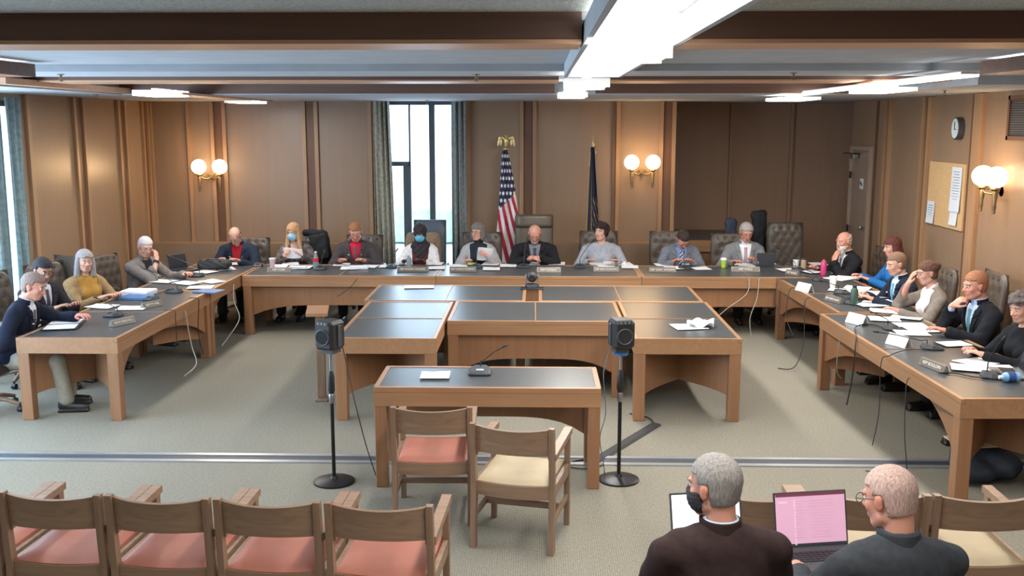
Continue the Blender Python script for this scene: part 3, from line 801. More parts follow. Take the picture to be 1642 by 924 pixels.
# ================================================================ LEATHER COMMITTEE CHAIRS
def cushion(w, h, d, tufts=(), p=5, n=28, depth=.03, back_d=None):
    """closed padded slab: x width, z height (0..h), y thickness; +y is the front"""
    b = MB(); N = n + 1; back_d = d if back_d is None else back_d
    def prof(u, v):
        a = min(1, (abs(2 * u - 1) ** p + abs(2 * v - 1) ** p)); return max(0, 1 - a) ** .45
    F = []; B = []
    for i in range(N):
        for j in range(N):
            u, v = .5 - .5 * math.cos(PI * i / n), .5 - .5 * math.cos(PI * j / n)
            x = (u - .5) * w; z = v * h; q = prof(u, v); y = d / 2 * q
            for tx, tz in tufts: y -= depth * math.exp(-((x - tx) ** 2 + (z - tz) ** 2) / (2 * .026 ** 2)) * q
            F.append((x, y, z)); B.append((x, -back_d / 2 * q, z))
    fs = []; M = N * N
    for i in range(n):
        for j in range(n):
            a = i * N + j; fs += [(a, a + N, a + N + 1, a + 1), (M + a, M + a + 1, M + a + N + 1, M + a + N)]
    for i in range(n):
        for (a, c) in ((i * N, (i + 1) * N), (i * N + n, (i + 1) * N + n), (i, i + 1), (n * N + i, n * N + i + 1)): fs.append((a, c, M + c, M + a))
    return b.add(F + B, fs, True)


def leather_chair(label, loc, rz, top=1.12, w=.52, m=None, tuft=True, group='brown leather committee chairs', head=False, arms=True):
    """faces local +y, origin on the floor under the seat"""
    m = m or M_LEATHER
    t = thing('leather_chair', label, 'chair', (loc[0], loc[1], 0), rz, group)
    h = top - .46
    tf = []
    if tuft:
        rows = max(2, int(h / .11))
        for r in range(rows):
            nn = 4 if r % 2 == 0 else 3
            for c in range(nn): tf.append(((c - (nn - 1) / 2) * w * .22, h * .14 + r * (h * .76 / (rows - 1))))
    o = cushion(w, h, .11, tf).build('backrest', m, t); o.location = (0, -.27, .46); o.rotation_euler = (.10, 0, 0)
    if tf:
        b = MB()
        for x, z in tf: b.lathe([(.001, -.006), (.009, -.004), (.009, 0), (.001, .004)], 8, (0, 0, 0))
        b = MB()
        for x, z in tf: b.box(x, .055 - .026, z, .016, .01, .016, bev=.002)
        b.build('buttons', M_LEATHERD, o)
    if head:
        hc = cushion(w * .96, .19, .15, (), 6).build('headrest', m, t); hc.location = (0, -.29, top - .17); hc.rotation_euler = (.10, 0, 0)
    s = cushion(w, .50, .13).build('seat', m, t); s.rotation_euler = (-PI / 2, 0, 0); s.location = (0, -.24, .42); s.rotation_euler = (PI / 2, 0, PI)
    s.location = (0, -.25, .42)
    if arms:
        for sx in (-1, 1):
            MB().box(sx * (w / 2 + .02), -.02, .655, .06, .34, .045, bev=.012).build('armrest', m, t)
            MB().tube([(sx * (w / 2 + .02), .1, .64), (sx * (w / 2 + .02), .1, .50), (sx * (w / 2 - .05), .06, .40)], .016, 8).tube([(sx * (w / 2 + .02), -.14, .64), (sx * (w / 2 + .02), -.14, .5), (sx * (w / 2 - .05), -.1, .40)], .016, 8).build('arm_support', M_CHAIRW, t)
    MB().lathe([(.03, .12), (.028, .34), (.09, .36), (.09, .38)], 14).build('column', M_STEEL, t)
    for k in range(5):
        a = 2 * PI * k / 5 + .3; c, s_ = math.cos(a), math.sin(a)
        l = MB().tube([(c * .02, s_ * .02, .13), (c * .16, s_ * .16, .115), (c * .29, s_ * .29, .075)], [.026, .022, .016], 8).build('base_arm', M_CHAIRW, t)
        MB().prism([(c * .29 + .028 * math.cos(q), .028 + .028 * math.sin(q)) for q in np.linspace(0, 2 * PI, 12, endpoint=False)], s_ * .29 - .02, s_ * .29 + .02, 1).tube([(c * .29, s_ * .29, .03), (c * .29, s_ * .29, .08)], .008, 6).build('caster', M_BLACK, l)
    return t
BK = PI
leather_chair('brown leather chair under the bald person in navy blazer and red shirt', (-4.02, 13.62), BK, 1.02)
leather_chair('dark leather chair under the blond person', (-3.28, 13.68), BK, 1.08, m=M_LEATHERD)
leather_chair('brown leather chair under the person with red shirt and dark tie', (-2.42, 13.66), BK, 1.06)
leather_chair('tall blue-grey chair back in front of the window behind the head scarf', (-1.50, 13.68), BK, 1.27, w=.46, m=mat('blue_grey_leather', (70, 82, 96), .5, .06, 10), tuft=False)
leather_chair('tufted brown chair under the person with grey bob', (-.76, 13.68), BK, 1.10, w=.56)
leather_chair('tall chairman chair in smooth brown leather with padded headrest', (-.03, 13.68), BK, 1.33, w=.54, tuft=False, head=True, m=mat('smooth_brown_leather', (92, 82, 70), .36, .05, 8, .05))
leather_chair('brown leather chair under the curly-haired person in grey sweater', (.88, 13.68), BK, 1.12, w=.54)
leather_chair('tufted leather chair under the person reading with head bowed', (1.86, 13.68), BK, 1.12, w=.54)
leather_chair('tufted leather chair under the grey-haired person in grey suit', (2.72, 13.68), BK, 1.09, w=.54)
leather_chair('empty dark tufted leather chair, its buttoned back facing the room', (3.50, 13.72), BK, 1.24, w=.50, m=mat('worn_dark_leather', (80, 74, 68), .4, .10, 10, .15))
WSD = PI / 2
leather_chair('leather chair under the white-bearded person', (4.12, 12.72), WSD + .1, 1.05)
leather_chair('leather chair under the person with auburn hair', (4.50, 11.98), WSD, 1.05) if False else None
leather_chair('leather chair under the balding person in navy suit', (4.05, 10.62), WSD, 1.10)
leather_chair('leather chair under the person with glasses and hair bun', (4.22, 9.88), WSD, 1.16)
leather_chair('leather chair under the red-haired person with hand on chin', (4.18, 9.02), WSD, 1.08)
leather_chair('leather chair under the curly-haired officer in black uniform', (4.10, 7.95), WSD, 1.0)
ESD = -PI / 2
leather_chair('low office chair with wooden arms under the person in dark suit at the table end', (-5.0, 8.72), ESD, 1.0, m=M_LEATHERD)
leather_chair('tufted leather chair under the person with dark hair and glasses', (-5.2, 9.78), ESD - .2, 1.12)
leather_chair('tufted brown leather chair under the person in tan jacket', (-5.03, 10.45), ESD - .4, 1.12)
leather_chair('empty tufted leather chair turned sideways behind the person in tan jacket', (-5.02, 11.15), ESD + 1.1, 1.16)
leather_chair('leather chair under the person in taupe blazer', (-5.0, 11.9), ESD - .3, 1.02)


# ================================================================ FLAGS
def flag_pole(name, label, x, y, h, finial):
    t = thing(name, label, 'flag', (x, y, 0))
    MB().lathe([(.15, 0), (.15, .02), (.06, .05), (.03, .1), (.02, .12)], 20).build('stand', M_BRASS, t)
    MB().lathe([(.013, .1), (.013, h)], 10).build('pole', M_BRASS, t)
    return t


def flag_mesh(colf, fn, nu, nv, parent, name='flag_cloth'):
    mb = MB().sheet(fn, nu, nv, .004); o = mb.build(name, vcol_mat('flag_cloth_dyes', .8), parent, recalc=False)
    me = o.data; ca = me.color_attributes.new('Col', 'FLOAT_COLOR', 'POINT')
    N = (nu + 1) * (nv + 1); cc = np.ones((2 * N, 4), np.float32)
    for i in range(nu + 1):
        for j in range(nv + 1):
            cc[i * (nv + 1) + j, :3] = cc[N + i * (nv + 1) + j, :3] = s2l(colf(i / nu, j / nv))[:3]
    ca.data.foreach_set('color', cc.ravel()); return o


def us_fn(u, v):
    # u across the hanging bundle, v from the bottom up to the pole top
    z = .52 + 1.72 * v; sp = (1 - v); w = .06 + .34 * sp ** .75
    x = -.03 - .42 * w + w * u * 1.05 - .0 + .0
    y = -.06 + .035 * math.sin(u * 4.2 * PI + v * 1.5) * (.35 + sp) - .02
    return (x + .03 * math.sin(v * 3), y, z)


def us_col(u, v):
    z = .52 + 1.72 * v; a = u * .34
    # the cloth hangs by its corner, so stripes run steeply downward
    s = (a * 2.4 + z * .62)
    if z > 1.52 - .28 * (u - .5) * -1 * .9:
        gx, gz = a / .078, z / .105
        r = int(math.floor(gz)); fx = (gx + .5 * (r % 2)) % 1 - .5; fz = gz % 1 - .5
        return (232, 234, 240) if fx * fx * 1.0 + fz * fz * 1.6 < .10 else (40, 46, 74)
    return (176, 44, 62) if (s / .128) % 2 < 1 else (232, 228, 232)
us = flag_pole('national_flag', 'red, white and blue flag with stars hanging beside the chairman chair', -.43, 14.30, 2.23, 'eagle')
flag_mesh(us_col, us_fn, 56, 200, us)
MB().tube([(.0, -.03, 2.24), (.03, -.06, 2.1), (.02, -.07, 1.95)], .008, 6).tube([(.0, -.03, 2.24), (-.03, -.06, 2.12)], .008, 6).build('tassel_cord', M_BRASS, us)
E3 = [p_ell((0, 0, 2.32), (.022, .02, .045)), p_ell((.005, -.02, 2.375), (.016, .018, .016)), p_cap((.005, -.034, 2.372), (.005, -.052, 2.362), .007, .003), p_cap((0, 0, 2.28), (0, .02, 2.25), .014, .006), p_ell((0, 0, 2.245), (.028, .028, .02))]
for sx in (-1, 1):
    E3 += [p_ell((sx * .04, .005, 2.35), (.035, .008, .018), frame((sx * -.3, 0, 1), (0, 1, 0))), p_ell((sx * .072, .008, 2.315), (.013, .008, .055), frame((sx * -.15, 0, 1), (0, 1, 0))), p_ell((sx * .052, .008, 2.31), (.013, .007, .045))]
SC = 1.45
E3 = [(p[0], p[1] * 1, ) + p[2:] if False else p for p in E3]
Z0 = np.array([0, 0, 2.23])
E3 = [('c', Z0 + (p[1] - Z0) * SC, Z0 + (p[2] - Z0) * SC, p[3] * SC, p[4] * SC) if p[0] == 'c' else ('e', Z0 + (p[1] - Z0) * SC, p[2] * SC, p[3]) for p in E3]
Field.around(E3, .005, .02).add(E3, .01).mesh('eagle_finial', M_BRASS, us)


def st_fn(u, v):
    z = .52 + 1.76 * v; sp = 1 - v; w = .05 + .20 * sp
    return (-.02 - .35 * w + w * u, -.05 + .04 * math.sin(u * 5 * PI + v) * (.4 + sp * .6), z)


def st_col(u, v):
    if u < .10 or (.34 < u < .44 and v < .97) or (v < .6 and (u * 9 + v * 23) % 2.3 < .35 and u > .3): return (196, 174, 108)
    return (40, 44, 76)
stf = flag_pole('state_flag', 'dark blue flag with gold fringe hanging next to the two-globe wall lamp', .80, 14.30, 2.24, 'spear')
flag_mesh(st_col, st_fn, 40, 120, stf)
MB().lathe([(.012, 2.22), (.03, 2.235), (.012, 2.26), (.014, 2.3), (.022, 2.32), (.018, 2.35), (.006, 2.39), (.001, 2.45)], 12).build('spear_finial', M_BRASS, stf)
MB().tube([(0, -.02, 2.25), (.035, -.05, 2.22), (.04, -.05, 2.19)], .007, 6).tube([(0, -.02, 2.25), (-.04, -.05, 2.2), (-.05, -.05, 2.0)], .007, 6).build('tassel_cord', M_BRASS, stf)

# ================================================================ PEOPLE
def skin(name, c): return mat('skin_' + name, c, .55, .03, 20, spec=.3)
SK_FAIR = (206, 160, 140); SK_PINK = (204, 146, 126); SK_DARK = (92, 64, 54); SK_MID = (160, 120, 100)


def rotv(v, ax, a):
    return np.array(Matrix.Rotation(a, 3, Vector(ax)) @ Vector(v))


def hand_prims(Wp, d, nrm, side, curl=.5, s=1.0, spread=.12):
    """Wp wrist, d direction of the hand, nrm palm-facing direction, side +1: thumb towards cross(d,nrm)"""
    d = vn(d); nrm = np.asarray(nrm, float); nrm = vn(nrm - d * np.dot(d, nrm)); c = np.cross(d, nrm) * side
    fr = np.array([c, d, nrm]); P = []
    pc = Wp + d * .048 * s
    P.append(p_ell(pc, (.041 * s, .052 * s, .0165 * s), fr)); P.append(p_cap(Wp - d * .02, Wp + d * .02, .025 * s, .024 * s))
    P.append(p_ell(Wp + d * .03 * s + c * .022 * s + nrm * .008, (.018 * s, .03 * s, .016 * s), fr))
    lens = (.072, .082, .077, .060)
    for k in range(4):
        off = (.030 - .0200 * k) * s
        b0 = Wp + d * (.088 - (.006 if k in (0, 3) else 0)) * s + c * off
        dd = vn(d + c * (spread * (1.5 - k) / 1.5)); L = lens[k] * s; a = curl * .8; ax = np.cross(dd, nrm)
        p = b0; ang = 0
        for q, (fl, r0, r1) in enumerate(((.45, .0095, .009), (.30, .009, .0082), (.25, .0082, .007))):
            ang += a if q else a * .7
            v = dd * math.cos(ang) + nrm * math.sin(ang); p2 = p + v * L * fl; P.append(p_cap(p, p2, r0 * s, r1 * s)); p = p2
    t0 = Wp + d * .02 * s + c * .026 * s; t1 = t0 + vn(d * .7 + c * .75 + nrm * .3) * .038 * s; t2 = t1 + vn(d * .95 + c * .25 + nrm * (.2 + curl * .3)) * .030 * s; t3 = t2 + vn(d + nrm * curl * .5) * .022 * s
    P += [p_cap(t0, t1, .0135 * s, .011 * s), p_cap(t1, t2, .011 * s, .0095 * s), p_cap(t2, t3, .0095 * s, .008 * s)]
    return P


def ik(Sh, Wp, l1, l2, pole):
    v = Wp - Sh; L = np.linalg.norm(v)
    if L > (l1 + l2) * .995: Wp = Sh + v / L * (l1 + l2) * .995; v = Wp - Sh; L = np.linalg.norm(v)
    d = v / L; a = (l1 * l1 - l2 * l2 + L * L) / (2 * L); h = math.sqrt(max(l1 * l1 - a * a, 0))
    pole = np.asarray(pole, float); pole = vn(pole - d * np.dot(d, pole)); return Sh + d * a + pole * h, Wp


CUT_W = {'suit': .072, 'open': .115, 'crew': .0, 'vneck': .05}


def person(label, at, rz, skin_c=SK_FAIR, lean=.12, roll=0.0, s=1.0, wide=1.0, head=(0, 0, 0), lh=None, rh=None, lcurl=.5, rcurl=.5,
           lhd=None, rhd=None, lpn=(0, 0, -1), rpn=(0, 0, -1), lpole=None, rpole=None, hair=None, hair_c=(90, 80, 70), beard=None, beard_c=None, glasses=False, mask=None,
           top='suit', top_c=(40, 42, 50), shirt_c=(214, 218, 226), tie_c=None, trouser_c=(44, 44, 50), inner='shirt', female=False, h=.0075, belly=1.0,
           pins=0, badge=False, turtle=False, group=None, collar_c=None, legs=True, feet_fwd=.40, brow_c=None, hipz=.51, twist=0.0, pattern=None, headfine=None):
    """local frame: +y forward, +x to the person's own right-hand side, origin on the floor under the hips"""
    T = thing('person', label, 'person', (at[0], at[1], 0), rz, group)
    wf = .93 if female else 1.0; wd = wide * wf
    P0 = np.array([0, 0, hipz]); u = rotv((0, 0, 1), (1, 0, 0), -lean); u = rotv(u, (0, 1, 0), roll)
    fwd0 = rotv((0, 1, 0), (0, 0, 1), twist); fr = frame(u, fwd0); rt, fw, up = fr

    def TP(x, y, z): return P0 + (rt * x + fw * y + up * z) * s
    # ---- body
    hips = [p_ell(TP(0, -.01, .0), (.17 * s * wd, .125 * s, .11 * s), fr)]
    torso = [p_ell(TP(0, .0, .15), (.150 * s * wd, .118 * s * belly, .15 * s), fr), p_ell(TP(0, -.005, .32), (.160 * s * wd, .112 * s, .16 * s), fr),
             p_cap(TP(-.125 * wd, -.012, .425), TP(.125 * wd, -.012, .425), .060 * s, .060 * s), p_ell(TP(0, -.01, .45), (.11 * s, .07 * s, .055 * s), fr)]
    if belly > 1: torso.append(p_ell(TP(0, .05 * belly, .10), (.145 * s * wd, .10 * s * belly, .12 * s), fr))
    if female: torso += [p_ell(TP(.07, .075, .30), (.062 * s, .055 * s, .06 * s), fr), p_ell(TP(-.07, .075, .30), (.062 * s, .055 * s, .06 * s), fr)]
    nb = TP(0, -.012, .47); hy, hp, hr = head
    up_h = vn(up * .6 + np.array([0, 0, .4])); q = frame(up_h, fw)
    M = (Matrix.Rotation(hy, 3, Vector(q[2])) @ Matrix.Rotation(-hp, 3, Vector(q[0])) @ Matrix.Rotation(hr, 3, Vector(q[1])))
    hf = np.array([np.array(M @ Vector(r)) for r in q]); hrgt, hfw, hup = hf
    HC = TP(0, .0, .540) + hup * .120 * s + hfw * .022 * s
    hs = s * (1.0 if not female else .96)

    def HP(x, y, z): return HC + (hrgt * x + hfw * y + hup * z) * hs
    neck = [p_cap(nb, HP(0, -.03, -.07), .058 * s * wf, .053 * s * wf)]
    hd = [p_ell(HP(0, -.012, .03), (.074 * hs, .094 * hs, .084 * hs), hf), p_ell(HP(0, .022, -.03), (.060 * hs, .068 * hs, .082 * hs), hf),
          p_ell(HP(0, .052, -.088), (.034 * hs, .030 * hs, .026 * hs), hf), p_cap(HP(-.046, .0, -.065), HP(-.02, .05, -.092), .022 * hs, .02 * hs), p_cap(HP(.046, .0, -.065), HP(.02, .05, -.092), .022 * hs, .02 * hs),
          p_ell(HP(.034, .058, -.022), (.022 * hs, .02 * hs, .022 * hs), hf), p_ell(HP(-.034, .058, -.022), (.022 * hs, .02 * hs, .022 * hs), hf)]
    feat = [p_cap(HP(0, .082, .012), HP(0, .106, -.026), .008 * hs, .0125 * hs), p_cap(HP(-.012, .09, -.031), HP(.012, .09, -.031), .009 * hs, .009 * hs),
            p_cap(HP(-.038, .074, .026), HP(.038, .074, .026), .011 * hs, .011 * hs), p_cap(HP(-.018, .082, -.058), HP(.018, .082, -.058), .008 * hs, .008 * hs), p_cap(HP(-.015, .080, -.068), HP(.015, .080, -.068), .008 * hs, .008 * hs)]
    ears = [p_ell(HP(sx * .077, -.006, -.006), (.009 * hs, .019 * hs, .031 * hs), hf) for sx in (-1, 1)] + [p_ell(HP(sx * .081, -.014, .008), (.007 * hs, .014 * hs, .018 * hs), hf) for sx in (-1, 1)]
    lims = {}; arms = []; hands = []
    for sd, tgt, curl, hdir, pn, pole in ((1, rh, rcurl, rhd, rpn, rpole), (-1, lh, lcurl, lhd, lpn, lpole)):
        Sh = TP(sd * .178 * wd, -.012, .412)
        Wt = np.array(tgt if tgt is not None else (sd * .14, .40, .79), float)
        E, Wt = ik(Sh, Wt, .285 * s, .255 * s, pole if pole is not None else (sd * .7, -.35, -.9))
        arms += [p_cap(Sh, E, .052 * s * wf, .041 * s * wf), p_cap(E, Wt, .040 * s * wf, .026 * s * wf), p_ell(E + (Wt - E) * .28, np.array((.043, .043, .06)) * s * wf, frame(Wt - E, (0, 0, 1) if abs(vn(Wt - E)[2]) < .9 else (0, 1, 0)))]
        dd = vn(Wt - E) if hdir is None else vn(hdir)
        hands.append(hand_prims(Wt + dd * .012, dd, pn, 1 if np.dot(np.cross(dd, np.array(pn, float)), rt) * sd < 0 else -1, curl, s * (.92 if female else 1.0)))
        lims[sd] = (Sh, E, Wt)
    lg = []; shoes = []
    knees = {}
    for sd in (1, -1):
        hj = P0 + np.array([sd * .085, 0, -.02]); kn = np.array([sd * .13, .43 * s, hipz - .03]); an = np.array([sd * .13, feet_fwd * s + .03 * sd, .10])
        knees[sd] = (hj, kn, an)
        lg += [p_cap(hj, kn, .082 * s, .058 * s), p_cap(kn, an, .054 * s, .038 * s)]
    feetp = [p_cap(np.array([sd * .13, feet_fwd * s + .03 * sd - .03, .045]), np.array([sd * .135, feet_fwd * s + .03 * sd + .15, .035]), .036, .028) for sd in (1, -1)]
    allb = hips + torso + neck + hd + arms + [p for hh in hands for p in hh] + (lg + feetp if legs else [p_cap(knees[sd][0], knees[sd][1], .082, .058) for sd in (1, -1)])
    F = Field.around(allb, h, .03)
    F.add(hips + torso, .04); F.add(neck, .03); F.add(lg if legs else [p_cap(knees[sd][0], knees[sd][1], .082 * s, .058 * s) for sd in (1, -1)], .03)
    if legs: F.add(feetp, .02)
    F.add(arms, .02); F.add(hd, .018)
    F.add([p_ell(HP(sx * .031, .094, .006), (.017 * hs, .013 * hs, .011 * hs), hf) for sx in (-1, 1)], .010, sub=True)
    F.add(feat, .009); F.add(ears, .005)
    for hh in hands: F.add(hh[:3], .012); [F.add([p], .0035) for p in hh[3:]]

    def cf(V):
        base = np.array(s2l(skin_c)[:3]); C = np.tile(base, (len(V), 1)) * (1 + .05 * np.sin(V[:, :1] * 60 + V[:, 2:3] * 47))
        L = (V - HC) @ hf.T / hs
        lip = (np.abs(L[:, 0]) < .024) & (np.abs(L[:, 2] + .063) < .0105) & (L[:, 1] > .07)
        C[lip] = base * np.array([.92, .62, .62]); ch = (np.abs(np.abs(L[:, 0]) - .042) < .018) & (np.abs(L[:, 2] + .025) < .018) & (L[:, 1] > .04)
        C[ch] *= np.array([1.04, .90, .88]); nt = (np.abs(L[:, 0]) > .076) | ((np.abs(L[:, 0]) < .02) & (L[:, 2] < -.01) & (L[:, 2] > -.04) & (L[:, 1] > .09)); C[nt] *= np.array([1.05, .86, .84])
        return C
    F.mesh('body', vcol_mat('skin_tone', .55), T, cf)
    # ---- eyes and brows
    if mask != 'back':
        for sx in (-1, 1):
            e = MB().lathe([(.0105 * hs * math.sin(a), -.0105 * hs * math.cos(a)) for a in np.linspace(.02, PI - .02, 8)], 12, tuple(HP(sx * .031, .077, .005))); eo = e.build('eye', mat('eye_white', (206, 204, 200), .3, .01), T)
            c = HP(sx * .031, .077, .005) + hfw * .0085 * hs
            MB().lathe([(.0055 * hs * math.sin(a), -.0055 * hs * math.cos(a)) for a in np.linspace(.02, PI - .02, 6)], 10, tuple(c)).build('iris', mat('iris', (48, 44, 42), .3, .05), eo)
            bc = brow_c or tuple(int(x * .8) for x in hair_c)
            MB().tube([HP(sx * .016, .091, .026), HP(sx * .032, .092, .031), HP(sx * .047, .080, .026)], [.0035 * hs, .0038 * hs, .0025 * hs], 6).build('eyebrow', mat('brow_%d_%d_%d' % bc, bc, .8, .1, 60), T)
    # ---- hair
    hm = mat('hair_%d_%d_%d' % tuple(hair_c), hair_c, .75, .16, 150, .4, stretch=(1, 1, .3), spec=.25)
    hh_ = headfine or min(h, .005)

    def hfield(prims, k=.02, pad=.03): g = Field.around(prims, hh_, pad); g.add(prims, k); return g

    def hloc(g):
        X, Y, Z = g.XYZ(); x = X - HC[0]; y = Y - HC[1]; z = Z - HC[2]
        return [(x * hf[i, 0] + y * hf[i, 1] + z * hf[i, 2]) / hs for i in range(3)]
    if hair in ('short', 'side', 'buzz', 'gone'):
        t = {'short': .012, 'side': .016, 'buzz': .010, 'gone': .006}[hair]
        pr = [p_ell(HP(0, -.016, .034), ((.074 + t) * hs, (.092 + t) * hs, (.084 + t) * hs), hf), p_ell(HP(0, -.04, -.02), ((.064 + t) * hs, (.055 + t * .6) * hs, (.07) * hs), hf)]
        g = hfield(pr); x, y, z = hloc(g)
        if hair == 'side': pass
        nz = .0012 * np.sin(x * 310 + z * 60) * np.sin(y * 260)
        g.f = (g.f + nz).astype(np.float32)
        front = y - (.066 + .0 * x) ; line = .058 - z   # above the hairline
        a = np.maximum(y - .012 - .25 * np.clip(z, 0, .1), -.062 - z)   # sides and back
        ear = (np.maximum(np.maximum(np.abs(y + .004) - .024, z - .024), -z - .05))
        if hair in ('short', 'side', 'buzz'): reg = np.minimum(np.maximum(line, y - .080), a)
        else: reg = np.maximum(a, z - (.045 - .35 * np.clip(y, -.1, .02)) - .0 + np.clip(-y - .02, 0, 1) * .0)
        reg = np.maximum(reg, -ear * 1.0)
        g.f = smax(g.f, reg.astype(np.float32) * hs, .006).astype(np.float32); g.mesh('hair', hm, T)
    elif hair in ('bob', 'long', 'curly', 'wavy', 'bun'):
        t = {'bob': .020, 'long': .016, 'curly': .026, 'wavy': .020, 'bun': .010}[hair]
        pr = [p_ell(HP(0, -.014, .036), ((.074 + t) * hs, (.092 + t) * hs, (.084 + t) * hs), hf)]
        if hair == 'bob': pr += [p_ell(HP(sx * .078, -.012, -.045), (.030, .055, .075), hf) for sx in (-1, 1)] + [p_ell(HP(0, -.07, -.05), (.085, .05, .075), hf)]
        if hair == 'curly': pr += [p_ell(HP(sx * .080, -.022, -.0), (.026, .045, .05), hf) for sx in (-1, 1)] + [p_ell(HP(0, -.07, -.03), (.08, .045, .06), hf)]
        if hair == 'wavy': pr += [p_cap(HP(sx * .078, -.005, .0), HP(sx * .088, .0, -.16), .03, .034) for sx in (-1, 1)] + [p_ell(HP(0, -.075, -.08), (.09, .05, .11), hf)]
        if hair == 'long': pr += [p_cap(HP(sx * .076, .0, .02), HP(sx * .090, .03, -.16), .026, .030) for sx in (-1, 1)] + [p_cap(HP(sx * .090, .03, -.16), TP(sx * .12, .12, .30), .030, .022) for sx in (-1, 1)] + [p_ell(HP(0, -.075, -.10), (.095, .05, .15), hf)]
        if hair == 'bun': pr += [p_ell(HP(0, -.11, .05), (.04, .035, .04), hf), p_ell(HP(0, -.04, -.03), (.075, .06, .05), hf)]
        if hair == 'curly':
            rs = np.random.RandomState(3)
            for _ in range(70):
                v = vn(rs.normal(size=3)); v[2] = abs(v[2]) * (1 if rs.rand() < .75 else -.4)
                if v[1] > .55 and v[2] < .45: continue
                pr.append(p_ell(HP(v[0] * .105, -.014 + v[1] * .118, .03 + v[2] * .112), (.017, .017, .015), hf))
        g = hfield(pr, .018 if hair != 'curly' else .008); x, y, z = hloc(g)
        g.f = (g.f + .003 * np.sin(x * 260 + 18 * np.sin(z * 25)) * np.cos(y * 90)).astype(np.float32)
        fw_ = {'bob': .062, 'curly': .070, 'wavy': .050, 'long': .052, 'bun': .080}[hair]
        top_ = {'bob': .050, 'curly': .066, 'wavy': .068, 'long': .062, 'bun': .056}[hair]
        # opening for the face: an upright ellipse in front
        face = np.maximum(np.sqrt((x / fw_) ** 2 + ((z + .045) / (top_ + .045)) ** 2) - 1, 0) * .05 - np.where(np.sqrt((x / fw_) ** 2 + ((z + .045) / (top_ + .045)) ** 2) < 1, .02, 0)
        ell = (np.sqrt((x / fw_) ** 2 + ((z + .045) / (top_ + .045 + np.where(z < -.045, .06, 0))) ** 2) - 1) * .05
        cut = np.maximum(ell, (.005 if hair != 'curly' else .0) - y)
        g.f = smax(g.f, (-cut * hs).astype(np.float32), .006).astype(np.float32)
        if hair == 'bun': g.f = smax(g.f, (np.maximum(y - .03, -z - .0) * 0 + np.where((z < .03) & (y > -.0), .05, -.05)).astype(np.float32), .004).astype(np.float32)
        if hair in ('bob', 'curly', 'wavy'): g.f = smax(g.f, (-np.maximum(.030 - y, z - .050) * hs).astype(np.float32), .006).astype(np.float32)
        g.mesh('hair', hm, T)
    elif hair == 'scarf':
        pr = [p_ell(HP(0, -.012, .03), (.092, .112, .102), hf), p_ell(HP(0, .0, -.08), (.078, .085, .085), hf), p_cap(TP(-.06, .02, .47), TP(.06, .02, .47), .075, .075), p_ell(TP(0, .085, .37), (.085, .05, .13), fr), p_ell(TP(0, -.06, .38), (.12, .06, .12), fr)]
        g = hfield(pr, .03); x, y, z = hloc(g)
        g.f = (g.f + .004 * np.sin(x * 60 + z * 80)).astype(np.float32)
        cut = np.maximum((np.sqrt((x / .052) ** 2 + ((z + .02) / .075) ** 2) - 1) * .05, .0 - y)
        g.f = smax(g.f, (-cut).astype(np.float32), .008).astype(np.float32); g.mesh('head_scarf', mat('scarf_%d' % hair_c[0], hair_c, .85, .1, 30), T)
    if beard:
        bc = beard_c or hair_c; L = {'full': .05, 'goatee': .02, 'long': .08, 'stubble': .0}[beard]
        pr = [p_ell(HP(0, .034, -.065), (.062 * hs, .064 * hs, .055 * hs), hf), p_ell(HP(0, .058, -.095 - L * .4), (.040 * hs, .034 * hs, (.03 + L * .6) * hs), hf)]
        if beard == 'goatee': pr = [p_ell(HP(0, .064, -.085), (.032, .032, .036), hf)]
        g = hfield(pr, .02); x, y, z = hloc(g); g.f = (g.f + .0025 * np.sin(x * 300) * np.sin(z * 170)).astype(np.float32)
        cut = np.maximum(np.sqrt((x / .024) ** 2 + ((z + .062) / .011) ** 2) * .02 - .02, .07 - y)
        reg = np.maximum(z + .040 + .45 * np.maximum(0, .05 - np.abs(x)) * (y > .05) * .3, -.02 - y) if beard != 'goatee' else (z + .046)
        g.f = np.maximum(np.maximum(g.f, reg * hs), -cut * hs).astype(np.float32)
        g.mesh('beard', mat('beard_%d_%d' % (bc[0], bc[2]), bc, .85, .12, 80, .4), T)
    if mask:
        g = hfield([p_ell(HP(0, .034, -.048), (.070 * hs, .075 * hs, .068 * hs), hf), p_ell(HP(0, .088, -.03), (.022 * hs, .03 * hs, .032 * hs), hf)], .025); x, y, z = hloc(g)
        g.f = (g.f + .0012 * np.sin(z * 380)).astype(np.float32)
        reg = np.maximum(np.maximum(np.abs(x) - .068, np.abs(z + .048) - .05 - .006 * np.cos(x * 30)), .014 - y)
        g.f = np.maximum(g.f, reg * hs).astype(np.float32)
        mo = g.mesh('face_mask', mat('mask_%d' % mask[2], mask, .8, .04, 30), T)
        b = MB()
        for sx in (-1, 1): b.tube([HP(sx * .066, .03, -.02), HP(sx * .083, -.02, -.006), HP(sx * .086, -.028, -.02), HP(sx * .08, -.012, -.03), HP(sx * .066, .03, -.075)], .0018, 5)
        b.build('ear_loop', M_WHITE if mask[0] > 60 else M_BLACK, mo)
    if glasses:
        gl = MB()
        for sx in (-1, 1):
            c = HP(sx * .032, .104, .003)
            gl.tube([c + (hrgt * .024 * math.cos(a) + hup * .018 * math.sin(a)) * hs for a in np.linspace(0, 2 * PI, 15)], .0016, 5)
            gl.tube([HP(sx * .056, .103, .008), HP(sx * .076, .08, .01), HP(sx * .083, .0, .01), HP(sx * .082, -.02, -.004)], .0016, 5)
        gl.tube([HP(-.009, .107, .008), HP(0, .112, .010), HP(.009, .107, .008)], .0014, 5)
        gl.build('glasses', M_STEEL, T)
    # ---- clothes
    J = mat('cloth_%d_%d_%d' % tuple(top_c), top_c, .88, .07 if not pattern else .35, 35 if not pattern else 22, .12, spec=.15)
